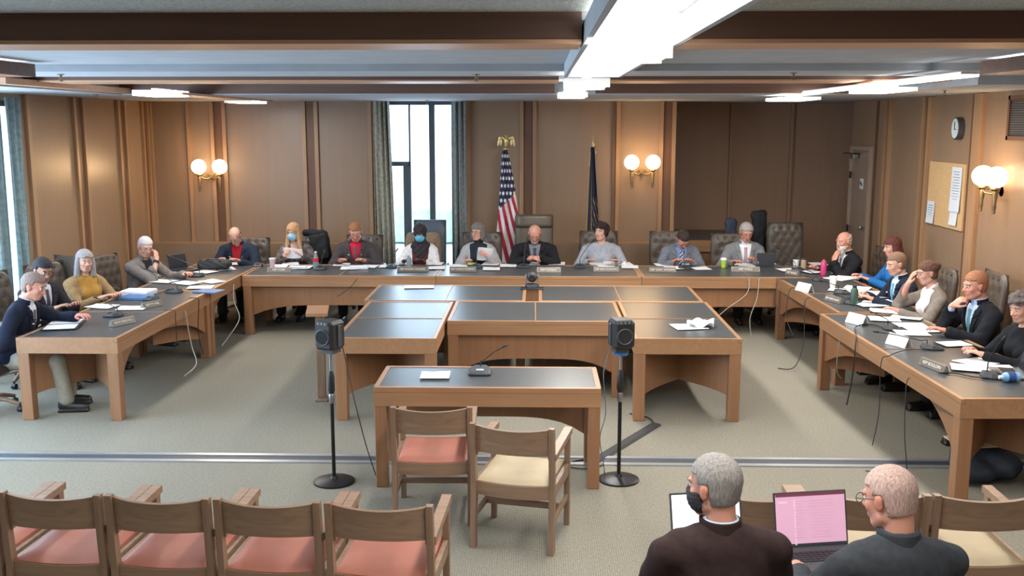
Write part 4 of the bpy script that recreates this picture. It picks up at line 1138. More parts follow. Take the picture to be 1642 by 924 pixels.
    sh = mat('shirt_%d_%d_%d' % tuple(shirt_c), shirt_c, .8, .03, 20, .05, spec=.15)

    def tloc(g):
        X, Y, Z = g.XYZ(); x = X - P0[0]; y = Y - P0[1]; z = Z - P0[2]
        return [(x * fr[i, 0] + y * fr[i, 1] + z * fr[i, 2]) / s for i in range(3)]
    ji = .020 if top == 'suit' else .014
    arms_c = []
    for sd in (1, -1):
        Sh, E, Wt = lims[sd]; W2 = E + (Wt - E) * (.93 if top in ('suit', 'open') else .96)
        arms_c += [p_cap(Sh, E, .056 * s * wf, .049 * s * wf), p_cap(E, W2, .048 * s * wf, .036 * s * wf)]
    tc_ = torso + hips
    G = Field.around(tc_ + arms_c, h, .06); G.add(tc_, .045, ji * s); G.add(arms_c, .025, (ji - .006) * s)
    x, y, z = tloc(G)
    # folds: gentle creases round elbows and waist
    X, Y, Z = G.XYZ()
    crease = (.0040 * np.sin(Z * 37 + X * 21 + 2.2 * np.sin(X * 9 + Y * 13)) * np.sin(X * 17 - Y * 25 + 1.7 + 1.5 * np.sin(Z * 8)) + .0012 * np.sin(X * 60 + Z * 33 + 3 * np.sin(Y * 14)))
    G.f = (G.f + crease * s).astype(np.float32)
    base = G.f.copy()
    nk = p_eval(p_cap(TP(0, -.012, .43), TP(0, .012, .62), .060 * s * wf, .066 * s * wf), X, Y, Z)
    if top in ('suit', 'open', 'vneck'):
        cw = CUT_W[top]; zb = {'suit': .17, 'open': -.12, 'vneck': .33}[top]; zt = .46
        half = np.clip((z - zb) / (zt - zb), 0, 1.3) ** (.8 if top != 'open' else .35) * cw
        V = np.maximum(np.abs(x) - half, np.maximum(.02 - y, zb - z))
        G.f = np.maximum(np.maximum(G.f, -V * s), -nk).astype(np.float32)
        if top == 'suit':
            slit = np.maximum(np.abs(x - .0) - .002 - np.clip(.14 - z, 0, 1) * .12, np.maximum(.03 - y, z - .17)); G.f = np.maximum(G.f, -slit * s).astype(np.float32)
    else: G.f = np.maximum(G.f, -nk).astype(np.float32)
    G.mesh({'suit': 'jacket', 'open': 'cardigan', 'crew': 'sweater', 'vneck': 'top'}[top], J, T)
    if top == 'suit':
        Lf = np.maximum(base - .010 * s, -(base + .001))
        for sd in (1, -1):
            reg = np.maximum(np.maximum(np.abs(x * sd - half - .018 - .014 * np.clip((z - .2) / .25, 0, 1)) - .016 - .014 * np.clip((z - .2) / .25, 0, 1), np.maximum(.02 - y, np.abs(z - .325) - .15)), (x * sd * -1))
            notch = np.maximum(np.abs(z - .405 - (x * sd - .09) * .4) - .006, .078 - x * sd)
            K = Field.__new__(Field); K.h, K.lo, K.n, K.ax = G.h, G.lo, G.n, G.ax
            K.f = np.maximum(np.maximum(Lf, reg * s), -notch * s).astype(np.float32)
            K.mesh('lapel', J, T)
        # collar roll behind the neck
        K = Field.__new__(Field); K.h, K.lo, K.n, K.ax = G.h, G.lo, G.n, G.ax
        K.f = np.maximum(np.maximum(nk - .016 * s, -(nk + .002)), np.maximum(np.abs(z - .508) - .034, y - .045 + 0 * x) * s).astype(np.float32)
        K.mesh('collar', J, T)
    if top in ('suit', 'open', 'vneck') or turtle or inner == 'blouse':
        K = Field.around(torso, h, .06); K.add(torso, .045, .008 * s); xx, yy, zz = tloc(K); X2, Y2, Z2 = K.XYZ()
        nk2 = p_eval(p_cap(TP(0, -.012, .43), HP(0, -.03, -.06), .060 * s * wf, .055 * s * wf), X2, Y2, Z2)
        body_clip = np.maximum(np.abs(xx) - (.135 if top == 'open' else .105), np.maximum(-.0 - yy, -.08 - zz))
        K.f = np.maximum(K.f, body_clip * s).astype(np.float32)
        vopen = np.maximum(np.abs(xx) - np.clip((zz - .40) * .45, 0, .03), .0 - yy) if tie_c is None else None
        K.f = np.maximum(K.f, -nk2).astype(np.float32)
        ch = .575 if turtle else .548
        col = np.maximum(np.maximum(nk2 - .010 * s, -(nk2 - .001)), (np.abs(zz - (ch + .44) / 2) - (ch - .44) / 2) * s)
        if tie_c is None and not turtle: col = np.maximum(col, -np.maximum(np.abs(xx) - .018 - np.clip(zz - .46, 0, 1) * .5, -yy) * s)
        K.f = np.minimum(K.f, col).astype(np.float32)
        if top != 'vneck' or turtle: K.mesh('turtleneck' if turtle else 'shirt', sh, T)
        if tie_c is not None:
            TT = Field.around(torso, min(h, .006), .06); TT.add(torso, .045, .014 * s); xx, yy, zz = tloc(TT)
            wv = .019 + .022 * np.clip((.44 - zz) / .35, 0, 1) + .006 * np.clip((zz - .425) / .02, 0, 1)
            TT.f = np.maximum(np.maximum(TT.f, -(TT.f + .012)), np.maximum(np.maximum(np.abs(xx) - wv * .9, .02 - yy), np.maximum(zz - .462, .02 - zz)) * s).astype(np.float32)
            if isinstance(tie_c, str): tm = MATS[tie_c]
            else: tm = mat('tie_%d_%d_%d' % tuple(tie_c), tie_c, .6, .08, 40)
            TT.mesh('tie', tm, T)
        if top == 'suit':
            for sd in (1, -1):
                Sh, E, Wt = lims[sd]; d = vn(Wt - E); a = E + (Wt - E) * .88; b = Wt - d * .0
                MB().tube([a, b], [.036 * s * wf, .034 * s * wf], 14).build('cuff', sh, T)
    if pins:
        for k in range(pins):
            sd = (1, -1)[k % 2]; c = TP(sd * (.085 + .02 * (k // 2 % 2)), .128, .36 - .055 * (k // 2))
            MB().lathe([(.001, -.006), (.008, -.005), (.010, 0), (.008, .005), (.001, .006)], 10, tuple(c)).build('lapel_pin', M_BRASS if k % 3 else M_WHITE, T)
    if badge:
        MB().box(*TP(-.115, .125, .30), .055, .006, .016, rot=Matrix(fr.T.tolist())).build('name_badge', M_WHITE if badge == 1 else M_BRASS, T)
    # ---- trousers and shoes
    tr = mat('trouser_%d_%d_%d' % tuple(trouser_c), trouser_c, .85, .05, 30, .08)
    pp = hips + [q for sd in (1, -1) for q in (p_cap(knees[sd][0], knees[sd][1], .088 * s, .064 * s), p_cap(knees[sd][1], knees[sd][2] + np.array([0, 0, .02]), .062 * s, .055 * s))]
    if legs or True:
        Q = Field.around(pp, max(h, .009), .05); Q.add(pp, .03, .010)
        xx, yy, zz = tloc(Q); Q.f = np.maximum(Q.f, (Q.XYZ()[2] - hipz - .10) + 0 * zz).astype(np.float32)
        Q.mesh('trousers', tr, T)
        for sd in (1, -1):
            y0 = feet_fwd * s + .03 * sd
            sp = [p_cap((sd * .13, y0 - .035, .055), (sd * .135, y0 + .16, .042), .045, .038), p_ell((sd * .13, y0 - .02, .085), (.042, .055, .05)), p_box((sd * .133, y0 + .06, .014), (.043, .135, .014), .01)]
            Q = Field.around(sp, .007, .02); Q.add(sp, .015); Q.mesh('shoe', mat('shoe_leather', (32, 28, 28), .4, .05, 10), T)
    return dict(T=T, TP=TP, HP=HP, lims=lims, fr=fr, P0=P0)


BLUEMASK = (120, 190, 222)
mat('striped_tie', (70, 80, 110), .6, .1, 40)
def stripe_mat(name, c1, c2, sc):
    m = bpy.data.materials.new(name); m.use_nodes = True; nt = m.node_tree; b = nt.nodes['Principled BSDF']
    tc = nt.nodes.new('ShaderNodeTexCoord'); mp = nt.nodes.new('ShaderNodeMapping'); mp.inputs['Rotation'].default_value = (0, .7, 0)
    w = nt.nodes.new('ShaderNodeTexWave'); w.inputs['Scale'].default_value = sc; r = nt.nodes.new('ShaderNodeValToRGB'); r.color_ramp.interpolation = 'CONSTANT'
    r.color_ramp.elements[0].color = s2l(c1); r.color_ramp.elements[1].position = .5; r.color_ramp.elements[1].color = s2l(c2)
    nt.links.new(tc.outputs['Object'], mp.inputs['Vector']); nt.links.new(mp.outputs['Vector'], w.inputs['Vector']); nt.links.new(w.outputs['Fac'], r.inputs['Fac']); nt.links.new(r.outputs['Color'], b.inputs['Base Color']); MATS[name] = m
stripe_mat('striped_tie', (44, 50, 78), (180, 186, 200), 9)

PB = PI          # back row faces the camera
PE = []
def add(**k): PE.append(k)
# ---- back row, from the curtain side to the alcove
add(label='bald person in navy blazer with pins and red shirt reading at the corner', at=(-4.02, 13.42), rz=PB - .08, lean=.22, head=(0, .55, 0), hair='gone', hair_c=(120, 104, 92), skin_c=SK_FAIR, glasses=True, top_c=(40, 48, 62), shirt_c=(164, 38, 48), wide=1.15, rh=(.16, .38, .80), lh=(-.14, .40, .80), pins=4)
add(label='person with long blond hair and blue face mask holding papers', at=(-3.28, 13.50), rz=PB, lean=.14, head=(-.25, .15, 0), hair='long', hair_c=(186, 146, 110), mask=(150, 200, 226), female=True, skin_c=SK_FAIR, top='vneck', top_c=(96, 88, 88), pattern=1, rh=(.10, .34, .86), lh=(-.16, .32, .86), rpn=(-1, 0, 0), lpn=(1, 0, 0), s=1.0)
add(label='person with short sandy hair, glasses, grey blazer, red shirt and dark tie', at=(-2.44, 13.47), rz=PB, lean=.14, head=(.12, .35, 0), hair='short', hair_c=(150, 104, 72), glasses=True, skin_c=SK_PINK, top_c=(72, 66, 68), shirt_c=(190, 36, 58), tie_c=(92, 66, 70), wide=1.12, rh=(.18, .38, .80), lh=(-.18, .38, .80), pins=3, s=1.03)
add(label='person in dark head scarf, blue face mask and white cardigan by the window', at=(-1.56, 13.45), rz=PB, lean=.16, head=(0, .2, 0), hair='scarf', hair_c=(44, 36, 42), mask=(96, 180, 214), female=True, skin_c=SK_DARK, top='open', top_c=(214, 214, 216), shirt_c=(86, 40, 48), rh=(.2, .40, .80), lh=(-.08, .38, .80))
add(label='person with grey bob, glasses and pale grey cardigan holding a sheet', at=(-.78, 13.47), rz=PB, lean=.12, head=(-.5, .0, 0), hair='bob', hair_c=(112, 106, 104), glasses=True, female=True, skin_c=SK_FAIR, top='open', top_c=(160, 160, 162), shirt_c=(38, 44, 50), turtle=True, rh=(.16, .38, .80), lh=(-.14, .34, .86), lpn=(1, 0, 0))
add(label='bald bearded person with glasses in black suit in the tall chairman chair', at=(-.02, 13.50), rz=PB, lean=.2, head=(0, .38, 0), hair='gone', hair_c=(150, 130, 120), beard='goatee', beard_c=(170, 160, 156), glasses=True, skin_c=SK_PINK, top_c=(34, 34, 38), shirt_c=(120, 120, 128), tie_c=(50, 48, 60), wide=1.28, rpole=(1, -.1, -.5), lpole=(-1, -.1, -.5), rh=(.06, .40, .84), lh=(-.05, .41, .85), rhd=(-.8, .4, .1), lhd=(.8, .35, .15), rcurl=.9, lcurl=.9, rpn=(0, -.5, -1), lpn=(0, -.4, -1), pins=2, s=1.02)
add(label='person with dark curly hair, grey sweater and scarf looking aside', at=(.88, 13.49), rz=PB, lean=.1, head=(-.55, -.02, 0), hair='curly', hair_c=(50, 38, 38), female=True, skin_c=SK_FAIR, top='crew', top_c=(150, 154, 164), wide=1.25, rh=(.2, .36, .80), lh=(-.2, .36, .80))
add(label='dark-haired person in grey suit and striped tie with head bowed low', at=(1.93, 13.42), rz=PB, lean=.26, head=(.15, .7, 0), hair='short', hair_c=(58, 46, 42), glasses=True, skin_c=SK_PINK, top_c=(108, 112, 122), shirt_c=(120, 140, 180), tie_c='striped_tie', wide=1.05, rh=(.14, .36, .80), lh=(-.14, .36, .80))
add(label='grey-haired person in grey suit with lilac tie beside a small black computer', at=(2.80, 13.46), rz=PB, lean=.12, head=(.05, .28, 0), hair='side', hair_c=(160, 156, 154), glasses=True, skin_c=SK_PINK, top_c=(122, 124, 128), shirt_c=(226, 228, 232), tie_c=(164, 140, 160), wide=1.05, rh=(.22, .38, .80), lh=(-.1, .36, .82), s=1.03)
# ---- side under the cork board (facing the middle)
add(label='white-bearded person in black suit resting cheek on hand', at=(3.98, 12.52), rz=PI / 2 + .25, lean=.2, head=(.2, .05, 0), hair='gone', hair_c=(188, 176, 164), beard='full', beard_c=(206, 200, 196), skin_c=SK_PINK, top_c=(32, 32, 36), shirt_c=(214, 216, 222), tie_c=(90, 96, 110), wide=1.05, rh=(.22, .36, .79), lh=(-.06, .31, .90), lhd=(.05, -.35, .9), lpn=(.2, -1, -.2), lcurl=.3, lpole=(-.2, .5, -1))
add(label='person with auburn hair in bright blue top partly hidden behind the navy suit', at=(4.30, 11.82), rz=PI / 2, lean=.1, head=(.1, .1, 0), hair='bob', hair_c=(88, 50, 46), female=True, skin_c=SK_FAIR, top='crew', top_c=(40, 104, 168), rh=(.16, .38, .79), lh=(-.16, .38, .79))
add(label='balding person in navy suit with blue tie and name badge', at=(3.93, 10.48), rz=PI / 2 + .1, lean=.2, head=(.05, .12, 0), hair='buzz', hair_c=(120, 94, 78), skin_c=SK_FAIR, top_c=(34, 40, 56), shirt_c=(196, 220, 240), tie_c=(70, 150, 190), rh=(.16, .38, .79), lh=(-.14, .42, .79), pins=2, badge=1, h=.0065)
add(label='person with brown hair bun and glasses in taupe blazer, hand at forehead', at=(3.97, 9.80), rz=PI / 2 + .05, lean=.16, head=(.05, .08, 0), hair='bun', hair_c=(92, 66, 56), glasses=True, female=True, skin_c=SK_FAIR, top='open', top_c=(122, 114, 106), shirt_c=(226, 224, 228), rh=(.08, .28, 1.03), rhd=(-.3, -.22, .9), rpn=(-.2, -1, -.2), rcurl=.35, rpole=(.5, .4, -1), lh=(-.16, .44, .80), h=.0065) 
add(label='person with short reddish hair, black suit and teal tie, hand on chin', at=(4.06, 8.92), rz=PI / 2 + .15, lean=.18, head=(.0, .05, 0), hair='short', hair_c=(150, 102, 76), skin_c=SK_PINK, top_c=(30, 32, 38), shirt_c=(176, 196, 226), tie_c=(84, 136, 140), wide=1.08, rh=(.08, .30, .975), rhd=(-.4, -.5, .6), rpn=(-.2, -1, 0), rcurl=1.2, rpole=(.4, .3, -1), lh=(-.18, .48, .80), h=.006, s=1.03)
add(label='person with curly dark grey hair in black uniform with gold shoulder patch', at=(3.98, 7.92), rz=PI / 2 + .15, lean=.14, head=(.2, .15, 0), hair='curly', hair_c=(92, 82, 80), female=True, skin_c=SK_FAIR, top='crew', top_c=(28, 30, 34), shirt_c=(30, 32, 36), wide=1.15, rh=(.10, .44, .80), lh=(-.10, .46, .80), badge=2, h=.006)
# ---- side by the curtains
add(label='person with cropped grey hair in navy suit reaching an arm over the table end', at=(-4.80, 8.80), rz=-PI / 2 + .12, lean=.34, head=(-.1, .12, 0), hair='buzz', hair_c=(128, 112, 104), skin_c=SK_PINK, top_c=(28, 34, 50), shirt_c=(214, 218, 224), tie_c=(76, 62, 66), wide=1.08, s=1.03, lh=(-.24, .52, .82), lpole=(-.8, 0, -.5), rh=(.20, .28, .70), lcurl=.6, pins=2, badge=1, h=.006, trouser_c=(150, 146, 132), feet_fwd=.46)
add(label='person with dark hair and glasses in dark suit behind the person in navy suit', at=(-5.06, 9.84), rz=-PI / 2 - .35, lean=.14, head=(-.3, .25, 0), hair='side', hair_c=(44, 42, 48), glasses=True, skin_c=SK_MID, top_c=(44, 42, 48), shirt_c=(190, 196, 206), tie_c=(60, 56, 66), rh=(.14, .36, .79), lh=(-.14, .36, .79), h=.0065)
add(label='person with wavy grey hair in tan jacket over mustard top', at=(-4.88, 10.50), rz=-PI / 2 - .55, lean=.08, head=(-.3, .05, 0), hair='wavy', hair_c=(150, 146, 146), female=True, skin_c=SK_FAIR, top='open', top_c=(148, 122, 88), shirt_c=(168, 128, 62), rh=(.05, .38, .79), lh=(-.16, .36, .79), h=.0065, s=.98, wide=1.1)
add(label='grey-haired person in taupe blazer covering mouth with one hand', at=(-4.80, 11.80), rz=-PI / 2 - .35, lean=.18, head=(-.45, .2, 0), hair='buzz', hair_c=(190, 182, 186), glasses=True, skin_c=SK_FAIR, top_c=(118, 112, 110), shirt_c=(50, 52, 60), lh=(.02, .30, 1.07), lhd=(.35, -.35, .8), lpn=(0, -1, 0), lcurl=.8, lpole=(-.3, .5, -1), rh=(.05, .30, 1.03), rhd=(-.3, -.3, .85), rpn=(0, -1, 0), rcurl=.7, rpole=(.3, .4, -1), wide=1.12)
PE[-1].update(rh=(-.02, .27, .985), lh=(-.26, .46, .80), lhd=None, lpn=(0, 0, -1), lcurl=.7, lpole=None)
# ---- audience
add(label='person with cropped grey hair, black face mask and dark brown suit seen from behind', at=(.73, 3.72), rz=.10, lean=.04, head=(.75, .10, 0), hair='short', hair_c=(132, 128, 126), mask=(34, 32, 34), skin_c=SK_PINK, top_c=(50, 38, 38), shirt_c=(190, 206, 220), wide=1.14, s=1.04, rh=(.14, .34, .68), lh=(-.12, .34, .68), h=.0055, headfine=.004, feet_fwd=.42)
add(label='balding person with glasses in dark grey suit typing on a laptop', at=(1.40, 3.64), rz=.12, lean=.05, head=(.55, .22, 0), hair='buzz', hair_c=(176, 150, 142), glasses=True, skin_c=SK_PINK, top_c=(56, 60, 66), shirt_c=(70, 74, 82), wide=1.10, s=1.02, rh=(.06, .34, .72), lh=(-.24, .40, .72), h=.0055, headfine=.004, feet_fwd=.42)
import time as _t
PEOPLE = {}
for k in PE:
    PEOPLE[k['label']] = person(**k)

# ================================================================ THINGS ON AND ROUND THE TABLES
def at(u, v, z=.75):
    """where the camera ray of a photo pixel meets the level z"""
    a, b = (u - 821) / F_PX, -(v - 462) / F_PX
    x, y, w = a, math.cos(PITCH) + b * math.sin(PITCH), -math.sin(PITCH) + b * math.cos(PITCH)
    c, s = math.cos(YAW), math.sin(YAW); r = (x * c - y * s, x * s + y * c, w); t = (z - CAM_H) / r[2]
    return r[0] * t, r[1] * t


def at_wall(u, v, X):
    a, b = (u - 821) / F_PX, -(v - 462) / F_PX
    x, y, w = a, math.cos(PITCH) + b * math.sin(PITCH), -math.sin(PITCH) + b * math.cos(PITCH)
    c, s = math.cos(YAW), math.sin(YAW); r = (x * c - y * s, x * s + y * c, w); t = X / r[0]; return r[1] * t, CAM_H + r[2] * t


def smooth(pts, n=6):
    P = [Vector(p) for p in pts]; P = [P[0]] + P + [P[-1]]; out = []
    for i in range(1, len(P) - 2):
        for k in range(n):
            t = k / n; a, b, c, d = P[i - 1:i + 3]
            out.append(.5 * ((2 * b) + (c - a) * t + (2 * a - 5 * b + 4 * c - d) * t * t + (3 * b - a - 3 * c + d) * t ** 3))
    return out + [P[-1]]


_pz = [0]
def paper(u, v, rot, label, group=None, w=.216, d=.279, m=None, th=.003, curl=.006, z=.7505, name='paper_sheet', lift=None):
    x, y = at(u, v); rnd = random.random() * 6
    _pz[0] = (_pz[0] + 1) % 7; z = z + .0012 * _pz[0] if lift is None else z + lift
    def fn(a, b): return ((a - .5) * w, (b - .5) * d, th / 2 + .001 + curl * (abs(math.sin(a * 2.2 + rnd)) * b ** 2 + .3 * (1 - b) ** 3))
    o = MB().sheet(fn, 8, 8, th).build(name, m or M_PAPER, None, (x, y, z), rot)
    tag(o, label, 'paper', group); return o


def stack(u, v, rot, label, w=.22, d=.28, h=.03, m=None, z=.7505):
    x, y = at(u, v); t = thing('paper_stack', label, 'papers', (x, y, z), rot)
    b = MB(); n = max(3, int(h / .004))
    for k in range(n): b.box(random.uniform(-.006, .006), random.uniform(-.006, .006), h * (k + .5) / n, w, d, h / n * .92, rot=(0, 0, random.uniform(-.05, .05)))
    b.build('sheets', m or M_PAPER, t)
    MB().box(0, 0, h + .002, w * .98, d * .98, .003, rot=(0, 0, .06)).build('top_sheet', M_PAPER, t); return t


PAPERS = [
 # (label, group?, [(u, v, rot)...])
 ('white sheet from the curtain side before the cropped-haired navy suit', [(164, 492, 1.3), (212, 495, 1.7)]),
 ('white sheet before the person in taupe blazer covering the mouth', [(262, 452, 1.4), (300, 455, 1.2), (322, 462, 1.8), (284, 440, 1.5), (252, 442, 1.3), (340, 452, 1.0)]),
 ('white sheet at the table corner near the black bag', [(362, 432, .6), (376, 424, .2), (330, 437, 1.2)]),
 ('white sheet before the blond person with the face mask', [(448, 428, .1), (486, 430, -.1), (466, 424, .3)]),
 ('white sheet before the person with red shirt and dark tie', [(548, 425, .2), (592, 428, -.1), (560, 431, .05)]),
 ('white sheet before the person in head scarf', [(622, 428, .1), (697, 424, -.1), (700, 431, .05), (648, 423, .2)]),
 ('white sheet before the person with grey bob', [(736, 427, .1), (787, 424, -.1), (788, 432, .1), (815, 427, 0)]),
 ('small white sheet before the chairman in the tall chair', [(852, 424, .1), (893, 424, -.1)]),
 ('white sheet before the curly-haired person in grey sweater', [(958, 424, .1), (972, 429, -.1), (1000, 424, .2), (1010, 429, -.05)]),
 ('white sheet before the person with striped tie and bowed head', [(1064, 426, .2), (1108, 424, -.2), (1080, 431, 0), (1124, 431, .1)]),
 ('white sheet before the grey-haired person with lilac tie', [(1178, 424, .1), (1200, 426, -.4), (1230, 423, 0), (1192, 421, .2)]),
 ('white sheet at the corner near the white-bearded person', [(1262, 434, .1), (1302, 437, .4), (1313, 424, .2), (1342, 448, .6)]),
 ('white sheet before the person in blue top behind the navy suit', [(1352, 439, .9), (1360, 446, 1.2)]),
 ('white sheet before the balding person with blue tie', [(1392, 470, 1.2), (1375, 463, 1.0), (1400, 476, 1.5), (1350, 466, 1.1)]),
 ('white sheet before the person with hair bun', [(1405, 487, 1.2), (1421, 484, 1.5), (1418, 500, 1.3), (1395, 490, 1.7)]),
 ('white sheet before the red-haired person with hand on chin', [(1418, 513, 1.4), (1455, 510, 1.1), (1459, 522, 1.4), (1462, 535, 1.5), (1480, 530, 1.7)]),
 ('white sheet before the officer in black uniform', [(1565, 582, 1.9), (1595, 592, 1.5), (1556, 592, 1.3)]),
]
for lab, pts in PAPERS:
    us_ = sorted(p[0] for p in pts); ORD = ('first', 'second', 'third', 'fourth', 'fifth', 'sixth')
    for (u, v, r) in pts: paper(u, v, r + random.uniform(-.1, .1), lab if len(pts) == 1 else ORD[us_.index(u)] + ' ' + lab.replace('small ', '').replace('white sheet before', 'sheet, from the curtain side, before').replace('white sheet at', 'sheet, from the curtain side, at').replace(' from the curtain side before', ' before' if 0 else ' from the curtain side before'), lab.replace('white sheet', 'white sheets').replace('loose ', '').replace('small ', ''), d=.279 if v > 440 else .24)
paper(1105, 525, .2, 'flat sheet at the bottom of the crumpled bundle on the cluster table', None, .3, .24, lift=.001)
o = paper(1121, 524, -.3, 'crumpled white paper bundle lying on the corner table of the cluster', None, .24, .20, th=.004, curl=.05, name='crumpled_paper', lift=.006)
def crum(a, b): return ((a - .5) * .24, (b - .5) * .2, .03 + .018 * math.sin(a * 9 + b * 5) + .016 * math.sin(b * 11 - a * 4) - .008)
bpy.data.objects.remove(o); x, y = at(1123, 524)
o = MB().sheet(crum, 14, 12, .004).build('crumpled_paper', M_PAPER, None, (x, y, .765), -.2); tag(o, 'crumpled white paper bundle on the cluster table corner', 'paper')
paper(672, 461, .1, 'white sheet lying on the far table of the cluster toward the curtains', None, .34, .18)
paper(698, 603, .03, 'single printed sheet on the witness table beside its microphone', None, .216, .2, m=mat('pale_green_paper', (214, 226, 222), .8, .01))
stack(222, 472, 1.45, 'thick white paper pile on blue books before the person in tan', .24, .32, .045)
stack(478, 431, .05, 'bundle of papers with blue binding before the blond person', .22, .1, .03)
stack(575, 431, .05, 'pile of papers on a blue folder before the person with red shirt and dark tie', .24, .14, .03)
stack(985, 424, .0, 'high pile of white papers beside the grey sweater person', .3, .16, .03)
for (u, v, rot, lab, w, d, h, m) in ((222, 478, 1.45, 'blue hardback book under the paper pile before the person in tan', .25, .33, .02, mat('blue_cover', (70, 104, 150), .5)), (335, 468, 1.3, 'blue folder sticking out among the papers near the corner microphone', .22, .28, .012, MATS['blue_cover']), (1386, 478, 1.2, 'dark closed folder under papers before the person with blue tie', .24, .3, .01, M_DGREY), (880, 422, 0, 'small dark red box in front of the chairman', .12, .06, .04, mat('dark_red', (110, 36, 44), .5)), (1350, 432, .8, 'thin dark folder near the white-bearded person', .24, .3, .01, M_BLACK)):
    x, y = at(u, v); t = thing('closed_folder' if 'book' not in lab else 'book', lab, 'folder' if 'book' not in lab else 'book', (x, y, .7505), rot)
    MB().box(0, 0, h / 2, w * .97, d * .97, h * .8).build('pages', M_PAPER if 'red' not in lab else m, t); MB().box(0, 0, h + .0, w, d, .004).box(0, 0, .002, w, d, .004).box(-w / 2, 0, h / 2, .004, d, h).build('cover', m, t)
paper(600 + 0, 0 + 434, .1, 'yellow note pad before the person with grey bob', None, .12, .1, m=M_PAPERY) if False else paper(752, 424, .2, 'yellow note pad before the person with grey bob', None, .2, .2, m=M_PAPERY)
# papers held up in hands
def held(label, loc, rz, tilt, w=.2, d=.2):
    def fn(a, b): return ((a - .5) * w, .02 * math.sin(a * 3 + b * 2), (b - .5) * d)
    o = MB().sheet(fn, 6, 6, .003).build('held_paper', M_PAPER); o.location = loc; o.rotation_euler = (tilt, 0, rz); tag(o, label, 'paper')
held('white papers held upright by the blond person with the face mask', (-3.24, 13.14, .90), PI, -.5, .26, .15)
held('white sheet held tilted by the person with grey bob', (-.68, 13.12, .90), PI + .3, -.6, .2, .2)


# ---- microphones
def mic(u, v, rz, label, reach=(0, .16, .22), s=1.0, lit=False, xy=None):
    x, y = xy or at(u, v); t = thing('gooseneck_microphone', label, 'microphone', (x, y, .75), rz, 'conference microphones on the tables')
    w, d = .065 * s, .075 * s
    prof = [(-w, -d * .9), (-w * .55, -d), (w * .55, -d), (w, -d * .9), (w * 1.08, d * .3), (w * .6, d), (-w * .6, d), (-w * 1.08, d * .3)]
    b = MB(); n = len(prof)
    vs = [(p[0], p[1], 0) for p in prof] + [(p[0] * 1.03, p[1] * 1.03, .012) for p in prof] + [(p[0] * .82, p[1] * .8, .034 + .010 * (p[1] / d)) for p in prof]
    fs = [tuple(range(n))[::-1], tuple(range(2 * n, 3 * n))] + [(k * n + i, k * n + (i + 1) % n, (k + 1) * n + (i + 1) % n, (k + 1) * n + i) for k in (0, 1) for i in range(n)]
    b.add(vs, fs); b.build('base', M_DGREY, t)
    MB().box(0, -d * .45, .033, .045 * s, .022 * s, .006, rot=(.16, 0, 0)).build('talk_button', mat('button_grey', (168, 178, 184), .4) if lit else M_BLACK, t)
    rx, ry, rzz = [q * s for q in reach]
    p = [(0, d * .5, .03), (0, d * .5, .05 + rzz * .18), (rx * .15, d * .5 + ry * .12, rzz * .5), (rx * .6, d * .5 + ry * .6, rzz * .82), (rx, d * .5 + ry, rzz)]
    nk = MB().tube(p, [.0055, .0045, .004, .004, .005], 8).build('gooseneck', M_BLACK, t)
    q = Vector(p[-1]); dv = (q - Vector(p[-2])).normalized(); MB().tube([q, q + dv * .008, q + dv * .045, q + dv * .05], [.005, .009, .009, .004], 10).build('microphone_head', M_BLACK, t)
    return t
MB_ = mic
mic(770, 598, .0, 'microphone standing on the witness table', (.13, .06, .135), 1.25, True)
mic(182, 507, -PI / 2, 'microphone on the curtain-side table nearest the audience', (0, -.17, .16), 1.1)
mic(243, 481, -PI / 2, 'microphone behind the thick paper pile before the person in tan', (0, .12, .10), 1.0)
mic(280, 469, -PI / 2 - .4, 'microphone between the papers near the middle of the curtain-side table', (.05, -.25, .20), 1.1)
mic(316, 443, -PI / 2 - .4, 'microphone with long neck rising before the person in taupe blazer', (.12, -.30, .22), 1.1)
mic(414, 427, 0, 'dark microphone between the bald person in red shirt and the blond person', (.05, .10, .05), .9)
mic(514, 432, 0, 'microphone before the soda bottle on the back row', (.02, .10, .20), 1.0)
mic(628, 429, 0, 'microphone before the person in head scarf', (.05, .05, .20), 1.0)
mic(764, 429, 0, 'microphone before the person with grey bob', (0, .02, .18), 1.0)
mic(840, 429, 0, 'microphone before the chairman in the tall chair', (.03, .12, .30), 1.1)
mic(930, 429, 0, 'microphone before the curly-haired person in grey sweater', (.16, .18, .30), 1.0)
mic(1098, 431, 0, 'microphone before the person with striped tie', (0, .03, .15), 1.2)
mic(1280, 435, PI / 2 - .6, 'microphone at the alcove corner, its neck pointing at the bearded person', (.12, .24, .22), 1.1)
mic(1313, 450, PI / 2, 'microphone beside the pink bottle', (.05, .28, .18), 1.0)
mic(1350, 470, PI / 2, 'microphone before the balding person with blue tie', (.02, .3, .16), 1.1)
mic(1364, 487, PI / 2, 'small microphone beside the green bottle', (.0, .12, .10), .9)
mic(1430, 528, PI / 2, 'microphone before the red-haired person between two folded name cards', (.05, .28, .20), 1.05)
mic(1494, 559, PI / 2, 'microphone behind the folded name card nearest the audience', (.02, .36, .12), 1.1)
mic(1592, 605, PI / 2 - .2, 'microphone at the end of the side table next to the sanitizer bottle', (-.05, -.06, .26), 1.1)
